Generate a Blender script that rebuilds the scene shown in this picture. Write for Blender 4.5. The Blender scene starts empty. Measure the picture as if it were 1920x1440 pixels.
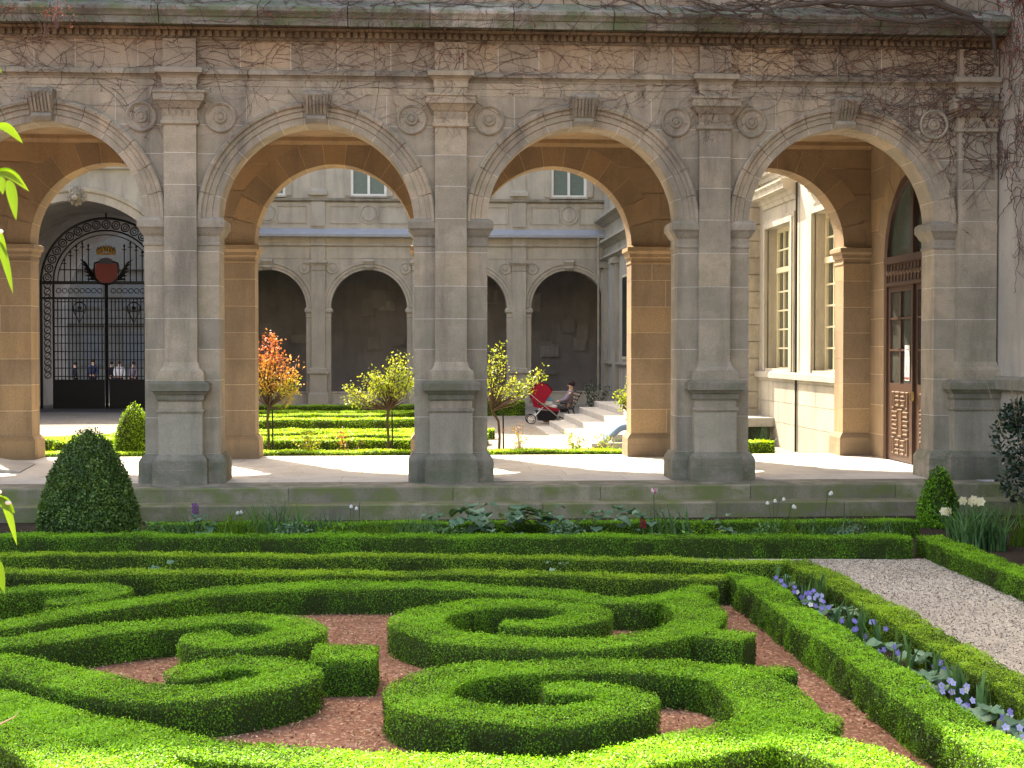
import bpy, math, random
import numpy as np
from math import sin, cos, pi, radians, sqrt, atan2
from mathutils import Vector, Matrix
random.seed(7); RNG = np.random.default_rng(11)
S = bpy.context.scene
# ------------------------------------------------------------------ camera, world, sun, exposure
cam = bpy.data.cameras.new('camera'); camo = bpy.data.objects.new('camera', cam); S.collection.objects.link(camo)
cam.sensor_width = 36; cam.lens = 36 * 2701.4 / 1920; cam.clip_end = 500; cam.clip_start = 0.05
camo.location = (0, -21.322, 1.949); camo.rotation_euler = (pi / 2 - .024, 0, -.066)
S.camera = camo
SUN = Vector((-.42, .80, 1.0)).normalized()          # towards the sun: behind the gallery, from the left
w = bpy.data.worlds.new('World'); S.world = w; w.use_nodes = True
nt = w.node_tree; nt.nodes.clear()
sky = nt.nodes.new('ShaderNodeTexSky'); sky.sky_type = 'NISHITA'; sky.sun_disc = False
sky.sun_elevation = math.asin(SUN.z); sky.sun_rotation = atan2(SUN.x, SUN.y)
sky.air_density = 1.0; sky.dust_density = 4.0; sky.ozone_density = 1.0
bg = nt.nodes.new('ShaderNodeBackground'); bg.inputs['Strength'].default_value = .15
wo = nt.nodes.new('ShaderNodeOutputWorld'); nt.links.new(sky.outputs[0], bg.inputs[0]); nt.links.new(bg.outputs[0], wo.inputs[0])
sl = bpy.data.lights.new('sun', 'SUN'); sl.energy = 4.0; sl.angle = radians(.53); sl.color = (1, .95, .86)
so = bpy.data.objects.new('sun', sl); S.collection.objects.link(so); so.rotation_euler = SUN.to_track_quat('Z', 'Y').to_euler()
S.view_settings.view_transform = 'Standard'; S.view_settings.look = 'None'; S.view_settings.gamma = 1
S.view_settings.use_curve_mapping = False; S.view_settings.exposure = 2.2
try:
    S.view_settings.use_white_balance = True; S.view_settings.white_balance_temperature = 7900; S.view_settings.white_balance_tint = 9
except Exception: pass
try:
    S.cycles.max_bounces = 8; S.cycles.diffuse_bounces = 5; S.cycles.transmission_bounces = 4; S.cycles.transparent_max_bounces = 6
except Exception: pass

# ------------------------------------------------------------------ helpers
COL = S.collection
def set_props(o, label=None, cat=None, group=None, kind=None):
    if label: o['label'] = label
    if cat: o['category'] = cat
    if group: o['group'] = group
    if kind: o['kind'] = kind
    return o
def thing(name, label, cat, loc=(0, 0, 0), rz=0, group=None):
    o = bpy.data.objects.new(name, None); COL.objects.link(o); o.location = loc; o.rotation_euler = (0, 0, rz); o.empty_display_size = .1
    return set_props(o, label, cat, group)
def link(name, me, parent=None, loc=(0, 0, 0), rot=(0, 0, 0), kind=None):
    o = bpy.data.objects.new(name, me); COL.objects.link(o); o.location = loc; o.rotation_euler = rot
    if parent: o.parent = parent
    if kind: o['kind'] = kind
    return o
class MB:
    def __init__(s): s.v = []; s.f = []
    def add(s, vs, fs):
        b = len(s.v); s.v += [tuple(p) for p in vs]; s.f += [tuple(i + b for i in f) for f in fs]; return s
    def box(s, x0, x1, y0, y1, z0, z1):
        v = [(x0, y0, z0), (x1, y0, z0), (x1, y1, z0), (x0, y1, z0), (x0, y0, z1), (x1, y0, z1), (x1, y1, z1), (x0, y1, z1)]
        return s.add(v, [(3, 2, 1, 0), (4, 5, 6, 7), (0, 1, 5, 4), (1, 2, 6, 5), (2, 3, 7, 6), (3, 0, 4, 7)])
    def loft(s, rings):
        n = len(rings[0]); vs = [p for r in rings for p in r]; fs = []
        for k in range(len(rings) - 1):
            for i in range(n):
                j = (i + 1) % n; fs.append((k * n + i, k * n + j, (k + 1) * n + j, (k + 1) * n + i))
        fs.append(tuple(range(n))[::-1]); fs.append(tuple((len(rings) - 1) * n + i for i in range(n)))
        return s.add(vs, fs)
    def mould(s, x0, x1, yf, yb, prof):                 # stack of rectangles: prof = [(projection, z)]
        prof = [(o + .004, z) for o, z in prof]
        return s.loft([[(x0 - o, yf - o, z), (x1 + o, yf - o, z), (x1 + o, yb, z), (x0 - o, yb, z)] for o, z in prof])
    def mould4(s, x0, x1, y0, y1, prof):
        prof = [(o + .004, z) for o, z in prof]
        return s.loft([[(x0 - o, y0 - o, z), (x1 + o, y0 - o, z), (x1 + o, y1 + o, z), (x0 - o, y1 + o, z)] for o, z in prof])
    def prism(s, poly, y0, y1, ax='y'):                  # poly in (x, z), extruded along y
        n = len(poly)
        if ax == 'y': a = [(p[0], y0, p[1]) for p in poly]; b = [(p[0], y1, p[1]) for p in poly]
        else: a = [(y0, p[0], p[1]) for p in poly]; b = [(y1, p[0], p[1]) for p in poly]
        return s.loft([a, b])
    def sweep(s, c, z, a0, a1, n, prof, ax='y'):         # prof = [(r, y)] swept round an arch
        R = []
        for k in range(n + 1):
            a = a0 + (a1 - a0) * k / n
            R.append([(c + r * cos(a), y, z + r * sin(a)) if ax == 'y' else (y, c + r * cos(a), z + r * sin(a)) for r, y in prof])
        return s.loft(R)
    def lathe(s, c, prof, n=20, ax='y'):                 # prof = [(r, h)]; axis along ax
        R = []
        for r, h in prof:
            R.append([{'y': (c[0] + r * cos(2 * pi * i / n), c[1] + h, c[2] + r * sin(2 * pi * i / n)),
                       'z': (c[0] + r * cos(2 * pi * i / n), c[1] + r * sin(2 * pi * i / n), c[2] + h),
                       'x': (c[0] + h, c[1] + r * cos(2 * pi * i / n), c[2] + r * sin(2 * pi * i / n))}[ax] for i in range(n)])
        return s.loft(R)
    def tube(s, pts, rad, n=5):
        pts = [Vector(p) for p in pts]; R = []
        if not hasattr(rad, '__len__'): rad = [rad] * len(pts)
        for i, p in enumerate(pts):
            t = (pts[min(i + 1, len(pts) - 1)] - pts[max(i - 1, 0)])
            if t.length < 1e-9: t = Vector((0, 0, 1))
            t.normalize(); u = t.cross(Vector((.13, .21, 1)) if abs(t.z) < .95 else Vector((1, .1, 0))).normalized(); v = t.cross(u)
            R.append([tuple(p + (u * cos(2 * pi * k / n) + v * sin(2 * pi * k / n)) * rad[i]) for k in range(n)])
        return s.loft(R)
    def mesh(s, name, mat, smooth=False):
        me = bpy.data.meshes.new(name); me.from_pydata(s.v, [], s.f); me.materials.append(mat)
        import bmesh
        bm = bmesh.new(); bm.from_mesh(me); bmesh.ops.recalc_face_normals(bm, faces=bm.faces); bm.to_mesh(me); bm.free()
        if smooth: me.polygons.foreach_set('use_smooth', [True] * len(me.polygons))
        return me
    def build(s, name, mat, parent=None, loc=(0, 0, 0), rot=(0, 0, 0), kind=None, smooth=False):
        return link(name, s.mesh(name, mat, smooth), parent, loc, rot, kind)
def mesh_np(name, V, F, mat, tint=None, smooth=False):
    me = bpy.data.meshes.new(name); V = np.asarray(V, np.float32); F = np.asarray(F, np.int32)
    k = F.shape[1]; me.vertices.add(len(V)); me.vertices.foreach_set('co', V.ravel())
    me.loops.add(F.size); me.loops.foreach_set('vertex_index', F.ravel())
    me.polygons.add(len(F)); me.polygons.foreach_set('loop_start', np.arange(0, F.size, k, dtype=np.int32))
    me.update(calc_edges=True)
    if tint is not None:
        a = me.attributes.new('tint', 'FLOAT', 'FACE'); a.data.foreach_set('value', np.asarray(tint, np.float32))
    me.materials.append(mat)
    if smooth: me.polygons.foreach_set('use_smooth', np.ones(len(F), bool))
    return me
def unit(a): return a / np.maximum(np.linalg.norm(a, axis=1, keepdims=True), 1e-9)
def leaf_np(P, N, L, W, rnd=.8, up=0., fold=.15):
    """rhombic leaves at P facing roughly N"""
    n = len(P); L = np.broadcast_to(L, n)[:, None]; W = np.broadcast_to(W, n)[:, None]
    nn = unit(N + RNG.normal(size=(n, 3)) * rnd)
    d = RNG.normal(size=(n, 3)) + N * .5; d[:, 2] += up
    d = unit(d - nn * np.sum(d * nn, 1, keepdims=True)); s = np.cross(nn, d)
    a = P; b = P + d * L * .45 + s * W * .5 + nn * W * fold; c = P + d * L; e = P + d * L * .45 - s * W * .5 + nn * W * fold
    V = np.stack([a, b, c, e], 1).reshape(-1, 3); F = np.arange(4 * n).reshape(n, 4)
    return V, F
# ------------------------------------------------------------------ materials
def M_new(name):
    m = bpy.data.materials.new(name); m.use_nodes = True; nt = m.node_tree; nt.nodes.clear()
    o = nt.nodes.new('ShaderNodeOutputMaterial'); return m, nt, o
def nd(nt, t, **k):
    n = nt.nodes.new(t)
    for a, b in k.items():
        if a.startswith('i_'):
            key = a[2:].replace('_', ' ')
            n.inputs[key].default_value = b
        else: setattr(n, a, b)
    return n
def mixc(nt, f, a, b, mode='MIX'):
    m = nt.nodes.new('ShaderNodeMix'); m.data_type = 'RGBA'; m.blend_type = mode
    for sock, v in ((m.inputs[0], f), (m.inputs[6], a), (m.inputs[7], b)):
        if isinstance(v, (int, float)): sock.default_value = v
        elif isinstance(v, tuple): sock.default_value = (v[0], v[1], v[2], 1)
        else: nt.links.new(v, sock)
    return m.outputs[2]
def maprange(nt, v, a, b, c=0., d=1.):
    m = nt.nodes.new('ShaderNodeMapRange'); m.inputs[1].default_value = a; m.inputs[2].default_value = b
    m.inputs[3].default_value = c; m.inputs[4].default_value = d; nt.links.new(v, m.inputs[0]); return m.outputs[0]
def noise(nt, scale, detail=4, vec=None, stretch=None, rough=.55):
    n = nd(nt, 'ShaderNodeTexNoise'); n.inputs['Scale'].default_value = scale; n.inputs['Detail'].default_value = detail; n.inputs['Roughness'].default_value = rough
    g = nt.nodes.new('ShaderNodeNewGeometry').outputs['Position'] if vec is None else vec
    if stretch:
        mp = nt.nodes.new('ShaderNodeMapping'); mp.inputs['Scale'].default_value = stretch; nt.links.new(g, mp.inputs[0]); g = mp.outputs[0]
    nt.links.new(g, n.inputs['Vector']); return n.outputs['Fac']
def stone(name, c1, c2, stain=(.09, .08, .07), st_amt=.6, moss=None, moss_amt=0, bump=.25, vary=.25, rough=.9, warm=None, pits=.3):
    m, nt, o = M_new(name); L = nt.links.new
    p = nd(nt, 'ShaderNodeBsdfPrincipled'); p.inputs['Roughness'].default_value = rough; p.inputs['Specular IOR Level'].default_value = .2
    col = mixc(nt, maprange(nt, noise(nt, 1.3, 5), .35, .65), c1, c2)
    oi = nt.nodes.new('ShaderNodeObjectInfo').outputs['Random']
    if warm: col = mixc(nt, maprange(nt, oi, .62, .9), col, warm)
    col = mixc(nt, 1.0, col, mixc(nt, oi, (1 - vary,) * 3, (1 + vary * .4, 1 + vary * .35, 1 + vary * .25)), 'MULTIPLY')
    st = maprange(nt, noise(nt, 1.0, 6, stretch=(2.2, 2.2, .35), rough=.65), .48, .68, 0, st_amt); col = mixc(nt, st, col, stain)
    st2 = maprange(nt, noise(nt, 7, 6, stretch=(1, 1, .6), rough=.7), .52, .75, 0, st_amt * .55); col = mixc(nt, st2, col, stain)
    gr = maprange(nt, noise(nt, 60, 3), .3, .7, .82, 1.14)
    cg = nt.nodes.new('ShaderNodeCombineColor')
    for i in range(3): L(gr, cg.inputs[i])
    col = mixc(nt, 1.0, col, cg.outputs[0], 'MULTIPLY')
    if moss: col = mixc(nt, maprange(nt, noise(nt, 2.6, 6, stretch=(1, 1, 1.6), rough=.65), .42, .6, 0, moss_amt), col, moss)
    L(col, p.inputs['Base Color'])
    b = nd(nt, 'ShaderNodeBump'); b.inputs['Strength'].default_value = bump; b.inputs['Distance'].default_value = .02
    mx = nt.nodes.new('ShaderNodeMath'); mx.operation = 'ADD'; L(noise(nt, 35, 5, rough=.7), mx.inputs[0])
    pm = nt.nodes.new('ShaderNodeMath'); pm.operation = 'MULTIPLY'; L(maprange(nt, noise(nt, 12, 3), .3, .42), pm.inputs[0]); pm.inputs[1].default_value = pits; L(pm.outputs[0], mx.inputs[1])
    L(mx.outputs[0], b.inputs['Height']); L(b.outputs[0], p.inputs['Normal']); L(p.outputs[0], o.inputs[0]); return m
def plain(name, c, rough=.6, metal=0, spec=.4, var=.15, sc=20, trans=0):
    m, nt, o = M_new(name); p = nd(nt, 'ShaderNodeBsdfPrincipled'); p.inputs['Roughness'].default_value = rough; p.inputs['Metallic'].default_value = metal
    p.inputs['Specular IOR Level'].default_value = spec
    col = mixc(nt, noise(nt, sc, 4), tuple(x * (1 - var) for x in c), tuple(min(1, x * (1 + var)) for x in c)); nt.links.new(col, p.inputs['Base Color'])
    nt.links.new(p.outputs[0], o.inputs[0]); return m
def leafmat(name, ramp, trans=.35, rough=.5, patch=.15, spec=.35, psc=2.2):
    m, nt, o = M_new(name); L = nt.links.new
    at = nd(nt, 'ShaderNodeAttribute', attribute_name='tint')
    ad = nt.nodes.new('ShaderNodeMath'); ad.operation = 'ADD'; L(at.outputs['Fac'], ad.inputs[0]); L(maprange(nt, noise(nt, psc, 3), .35, .65, -patch, patch), ad.inputs[1])
    r = nd(nt, 'ShaderNodeValToRGB'); L(ad.outputs[0], r.inputs[0]); cr = r.color_ramp
    for i, (pos, c) in enumerate(ramp):
        e = cr.elements[i] if i < 2 else cr.elements.new(pos)
        e.position = pos; e.color = (*c, 1)
    p = nd(nt, 'ShaderNodeBsdfPrincipled'); p.inputs['Roughness'].default_value = rough; p.inputs['Specular IOR Level'].default_value = spec; L(r.outputs[0], p.inputs['Base Color'])
    t = nd(nt, 'ShaderNodeBsdfTranslucent'); L(mixc(nt, 1.0, r.outputs[0], (1.5, 1.35, .5), 'MULTIPLY'), t.inputs[0])
    mx = nd(nt, 'ShaderNodeMixShader'); mx.inputs[0].default_value = trans; L(p.outputs[0], mx.inputs[1]); L(t.outputs[0], mx.inputs[2]); L(mx.outputs[0], o.inputs[0]); return m
M = {}
M['face'] = stone('weathered_limestone', (.455, .385, .30), (.345, .295, .235), (.145, .125, .11), .68, (.20, .20, .13), .3, warm=(.46, .375, .28), vary=.08)
M['die'] = stone('pale_pedestal_stone', (.455, .395, .315), (.38, .33, .265), (.17, .155, .13), .5, (.2, .2, .13), .2, vary=.1)
M['frieze'] = stone('warm_limestone', (.42, .345, .265), (.34, .285, .22), (.16, .12, .09), .5, warm=(.44, .34, .24), vary=.12)
M['mould'] = stone('grey_limestone', (.44, .385, .315), (.31, .275, .225), (.11, .10, .085), .65, (.17, .17, .10), .25)
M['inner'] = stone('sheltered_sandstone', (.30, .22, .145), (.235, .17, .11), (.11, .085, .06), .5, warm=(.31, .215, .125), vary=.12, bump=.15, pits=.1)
M['plinth'] = stone('mossy_limestone', (.36, .315, .255), (.26, .235, .19), (.09, .085, .07), .6, (.12, .135, .075), .6)
M['cornice'] = stone('mossy_cornice_stone', (.44, .41, .37), (.24, .235, .20), (.07, .07, .055), .8, (.12, .16, .075), .7, bump=.4)
M['bed'] = stone('brown_stained_moulding_stone', (.30, .26, .20), (.22, .19, .145), (.08, .07, .06), .6, bump=.2)
M['mortar'] = stone('pale_mortar', (.72, .67, .60), (.62, .58, .52), (.30, .27, .23), .4, bump=.1, vary=0)
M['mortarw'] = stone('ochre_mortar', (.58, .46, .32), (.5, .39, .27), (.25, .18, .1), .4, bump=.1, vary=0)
M['slab'] = stone('pale_floor_stone', (.60, .575, .54), (.53, .51, .48), (.28, .26, .24), .35, bump=.1, vary=.1, pits=.05)
M['step'] = stone('green_stained_step_stone', (.33, .29, .215), (.25, .225, .16), (.11, .10, .07), .6, (.165, .185, .07), .9, bump=.2)
M['far'] = stone('pale_courtyard_limestone', (.50, .46, .39), (.42, .385, .33), (.22, .20, .18), .45, bump=.1, vary=.1)
M['side'] = stone('sunlit_side_limestone', (.45, .42, .36), (.38, .355, .31), (.20, .185, .165), .6, bump=.15, vary=.12)
M['sidedado'] = stone('weathered_dado_stone', (.42, .385, .32), (.33, .31, .27), (.20, .19, .18), .75, bump=.25, vary=.12)
M['plaster'] = stone('grey_wall_render', (.52, .46, .39), (.44, .39, .33), (.17, .16, .14), .4, bump=.2, vary=0)
M['stepw'] = stone('white_step_stone', (.42, .41, .39), (.35, .34, .325), (.3, .3, .29), .4, bump=.1, vary=.08)
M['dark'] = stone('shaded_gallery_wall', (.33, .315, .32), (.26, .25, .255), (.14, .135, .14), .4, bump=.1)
M['street'] = stone('street_facade', (.15, .135, .12), (.125, .112, .10), (.085, .08, .07), .4, bump=.1, vary=0)
M['lead'] = plain('blue_grey_lead', (.36, .38, .43), .6, .0, var=.2, sc=3)
M['slate'] = plain('slate', (.09, .10, .12), .5)
M['wood'] = plain('old_brown_door_wood', (.062, .032, .022), .45, spec=.4, var=.45, sc=9)
M['woodl'] = plain('worn_brown_panel_wood', (.105, .058, .034), .45, spec=.4, var=.4, sc=14)
M['shut'] = plain('dull_grey_shop_glass', (.09, .09, .09), .6, var=.2, sc=1)
M['cream'] = plain('cream_window_paint', (.66, .62, .44), .5, var=.06)
M['white'] = plain('white_paint', (.75, .75, .72), .5, var=.05)
M['glass'] = plain('window_glass', (.03, .045, .045), .06, spec=.8, var=.3, sc=3)
M['glassd'] = plain('door_glass', (.05, .055, .05), .12, spec=.7, var=.4, sc=2)
M['glassg'] = plain('dim_green_fanlight_glass', (.045, .07, .06), .15, spec=.6, var=.3, sc=3)
M['curt'] = plain('green_grey_shutter', (.12, .17, .15), .4, var=.3, sc=9)
M['iron'] = plain('black_wrought_iron', (.018, .02, .024), .45, .5, var=.2)
M['gold'] = plain('gilded_metal', (.26, .165, .05), .5, .5, var=.3, sc=30)
M['red'] = plain('red_enamel', (.20, .035, .04), .5, var=.15)
M['blue'] = plain('blue_enamel', (.05, .05, .10), .5)
M['bark'] = plain('brown_bark', (.085, .06, .045), .85, var=.4, sc=30, spec=.1)
M['twig'] = plain('purplish_bare_vine_twig', (.12, .08, .068), .8, var=.5, sc=12, spec=.1)
M['vinetrunk'] = plain('grey_brown_vine_stem', (.085, .068, .058), .85, var=.4, sc=20, spec=.1)
M['paletwig'] = plain('pale_bare_twig', (.36, .28, .19), .8, var=.3, sc=20, spec=.1)
G1 = [(0, (.045, .040, .014)), (.12, (.03, .07, .010)), (.35, (.065, .15, .012)), (.60, (.155, .39, .018)), (1, (.29, .60, .04))]
M['box'] = leafmat('box_hedge_leaf', G1, .35)
M['boxy'] = leafmat('yellowish_box_leaf', [(0, (.05, .045, .015)), (.12, (.04, .075, .010)), (.35, (.09, .17, .014)), (.65, (.22, .43, .025)), (1, (.40, .62, .05))], .35)
M['yew'] = leafmat('clipped_cone_leaf', [(0, (.018, .045, .010)), (.5, (.07, .15, .026)), (1, (.20, .32, .06))], .2, patch=.2, rough=.42, spec=.45)
M['ever'] = leafmat('dark_evergreen_leaf', [(0, (.008, .022, .014)), (.6, (.022, .055, .03)), (1, (.07, .12, .07))], .1, rough=.3, patch=.1, spec=.5)
M['hbody'] = plain('hedge_inner_twigs', (.04, .06, .016), .9, var=.5, sc=25, spec=.05)
M['hosta'] = leafmat('blue_green_broad_leaf', [(0, (.05, .12, .07)), (.6, (.12, .24, .15)), (1, (.26, .38, .26))], .25, patch=.2)
M['iris'] = leafmat('grey_green_blade', [(0, (.03, .085, .03)), (1, (.12, .25, .08))], .25, patch=.2)
M['fresh'] = leafmat('fresh_green_leaf', [(0, (.05, .13, .01)), (1, (.14, .27, .03))], .4, patch=.1)
M['rosey'] = leafmat('yellow_green_rose_leaf', [(0, (.30, .10, .04)), (.12, (.10, .17, .03)), (.6, (.24, .32, .05)), (1, (.45, .46, .10))], .4, patch=.12)
M['roseo'] = leafmat('orange_rose_leaf', [(0, (.16, .24, .04)), (.32, (.30, .30, .05)), (.5, (.46, .27, .09)), (.8, (.47, .22, .10)), (1, (.36, .10, .06))], .4, patch=.2)
M['bud'] = leafmat('reddish_vine_bud', [(0, (.25, .06, .05)), (1, (.40, .16, .12))], .2)
for k, c in dict(violet=(.26, .22, .66), lilac=(.50, .50, .84), pwhite=(.78, .78, .74), pink=(.75, .22, .34), rred=(.55, .04, .10), purple=(.26, .08, .34), dcream=(.85, .78, .52), yellow=(.8, .55, .05)).items():
    m, nt, o = M_new('petal_' + k); p = nd(nt, 'ShaderNodeBsdfPrincipled'); p.inputs['Base Color'].default_value = (*c, 1); p.inputs['Roughness'].default_value = .6
    t = nd(nt, 'ShaderNodeBsdfTranslucent'); t.inputs[0].default_value = (*c, 1); mx = nd(nt, 'ShaderNodeMixShader'); mx.inputs[0].default_value = .3
    nt.links.new(p.outputs[0], mx.inputs[1]); nt.links.new(t.outputs[0], mx.inputs[2]); nt.links.new(mx.outputs[0], o.inputs[0]); M[k] = m
def ground_mat(name, c1, c2, c3, sc, bump=.6, big=.8):
    m, nt, o = M_new(name); L = nt.links.new; p = nd(nt, 'ShaderNodeBsdfPrincipled'); p.inputs['Roughness'].default_value = .95; p.inputs['Specular IOR Level'].default_value = .15
    v = nd(nt, 'ShaderNodeTexVoronoi'); v.inputs['Scale'].default_value = sc; g = nt.nodes.new('ShaderNodeNewGeometry'); L(g.outputs['Position'], v.inputs['Vector'])
    sp = nt.nodes.new('ShaderNodeSeparateColor'); L(v.outputs['Color'], sp.inputs[0])
    col = mixc(nt, sp.outputs[0], c1, c2); col = mixc(nt, maprange(nt, sp.outputs[1], .75, .9), col, c3)
    col = mixc(nt, maprange(nt, noise(nt, big, 5), .4, .65, 0, .45), col, tuple(x * .6 for x in c1)); L(col, p.inputs['Base Color'])
    b = nd(nt, 'ShaderNodeBump'); b.inputs['Strength'].default_value = bump; b.inputs['Distance'].default_value = .015; L(v.outputs['Distance'], b.inputs['Height']); b.invert = True
    L(b.outputs[0], p.inputs['Normal']); L(p.outputs[0], o.inputs[0]); return m
M['mulch'] = ground_mat('red_wood_chip_ground', (.32, .155, .10), (.22, .105, .07), (.46, .29, .19), 45)
M['gravel'] = ground_mat('beige_gravel', (.58, .51, .42), (.42, .37, .30), (.74, .68, .60), 75)
M['cgravel'] = ground_mat('pale_court_gravel', (.26, .235, .205), (.20, .18, .155), (.34, .32, .29), 30, .3)
M['soil'] = ground_mat('dark_bed_soil', (.05, .035, .025), (.035, .025, .018), (.08, .06, .04), 50)
M['asph'] = ground_mat('street_paving', (.15, .15, .16), (.11, .11, .12), (.2, .2, .21), 30, .2)
M['chip'] = leafmat('wood_chip', [(0, (.12, .055, .035)), (.5, (.36, .185, .115)), (1, (.62, .42, .29))], 0, .85, .1, .1)

# ------------------------------------------------------------------ ground
GZ, CZ = -.42, -.26
def sheet(name, x0, x1, y0, y1, z, mat, nx=1):
    o = MB().box(x0, x1, y0, y1, z - .3, z).build(name, mat); o['kind'] = 'structure'; return o
sheet('ground', -150, 150, -60, 250, -1.0, M['asph'])
sheet('garden_ground', -30, 30, -45, -1.30, GZ, M['mulch'])
sheet('courtyard_ground', -14.5, 8.2, 5.19, 30.0, CZ, M['cgravel'])
sheet('passage_paving', -17, -7, 30.0, 34.2, CZ - .004, M['asph'])
sheet('street', -60, 30, 42.0, 100, CZ - .05, M['asph'])
sheet('courtyard_back_strip', -7, 8.2, 30.0, 34.6, CZ - .004, M['cgravel'])
sheet('street_forecourt', -17, -7, 34.2, 42, CZ - .02, M['asph'])
def poly_sheet(name, pts, z, mat):
    o = MB().prism([(0, 0)], 0, 0) if False else None
    mb = MB(); n = len(pts); mb.add([(x, y, z - .06) for x, y in pts] + [(x, y, z) for x, y in pts], [tuple(range(n))[::-1], tuple(range(n, 2 * n))] + [(i, (i + 1) % n, n + (i + 1) % n, n + i) for i in range(n)])
    o = mb.build(name, mat); o['kind'] = 'structure'; return o
poly_sheet('gravel_path', [(-12, -3.95), (5.75, -5.45), (5.72, -20), (3.95, -20), (3.97, -7.25), (-12, -5.9)], GZ + .004, M['gravel'])
poly_sheet('planting_bed', [(-12, -1.30), (8.72, -1.30), (8.72, -20), (5.76, -20), (5.78, -5.4), (-12, -3.9)], GZ + .008, M['soil'])
poly_sheet('flower_bed', [(-12, -6.0), (3.93, -7.3), (3.93, -20), (3.05, -20), (3.05, -8.2), (-12, -7.1)], GZ + .008, M['soil'])

# ------------------------------------------------------------------ gallery (front arcade, rear arcade, floor, entablature)
X0, BAY, R_IN, R_OUT, ZS, HW = .503, 3.92, 1.42, 1.74, 3.83, 1.42
PIERS = [X0 + k * BAY for k in (-3, -2, -1, 0, 1)]; LASTP = 8.30
ARCH = [X0 + (k + .5) * BAY for k in (-3, -2, -1, 0, 1)]
YR = 4.64
gal = thing('arcade_gallery', 'stone arcade of round arches carrying a mossy cornice across the garden', 'arcade')
def P(name, mb, mat, kind=None, smooth=False, loc=(0, 0, 0)): return mb.build(name, mat, gal, kind=kind, smooth=smooth, loc=loc)
# floor slabs and steps
P('floor_bed', MB().box(-13, 8.35, -.82, 5.16, -.6, -.012), M['mortar'])
ys = [-.84, -.05, .85, 1.8, 2.75, 3.7, 4.5, 5.19]
for r in range(len(ys) - 1):
    x = -13 + (r % 2) * .5; first = True
    while x < 8.33:
        x1 = min(x + (1.05 if r else 1.75) + random.uniform(-.12, .12), 8.34)
        P('floor_slab', MB().box(x + .004, x1 - .004, ys[r] + .004, ys[r + 1] - .004, -.1, random.uniform(-.001, .001)), M['slab'] if r else M['plinth']); x = x1
for lv, (ya, yb, z0, z1) in enumerate(((-.87, -.60, -.2, -.003), (-1.34, -.80, -.42, -.2))):
    x = -13 + lv * .7
    while x < 8.7:
        x1 = min(x + random.uniform(1.7, 2.6), 8.72)
        P('step_stone', MB().loft([[(x + .004, ya, z0 - .05), (x1 - .004, ya, z0 - .05), (x1 - .004, yb, z0 - .05), (x + .004, yb, z0 - .05)], [(x + .004, ya, z1 - .015), (x1 - .004, ya, z1 - .015), (x1 - .004, yb, z1 - .015), (x + .004, yb, z1 - .015)],
                                   [(x + .004, ya + .015, z1), (x1 - .004, ya + .015, z1), (x1 - .004, yb, z1), (x + .004, yb, z1)]]), M['step']); x = x1
G = .005
def courses(x0, x1, y0, y1, zs, name, mat):
    for a, b in zip(zs[:-1], zs[1:]): P(name, MB().box(x0, x1, y0, y1, a + G, b - G), mat)
JZ = [1.50, 1.95, 2.40, 2.88, 3.38, ZS]; PZ = [1.75, 2.40, 2.88, 3.38, 3.87, 4.34, 4.80, 5.22]
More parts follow.
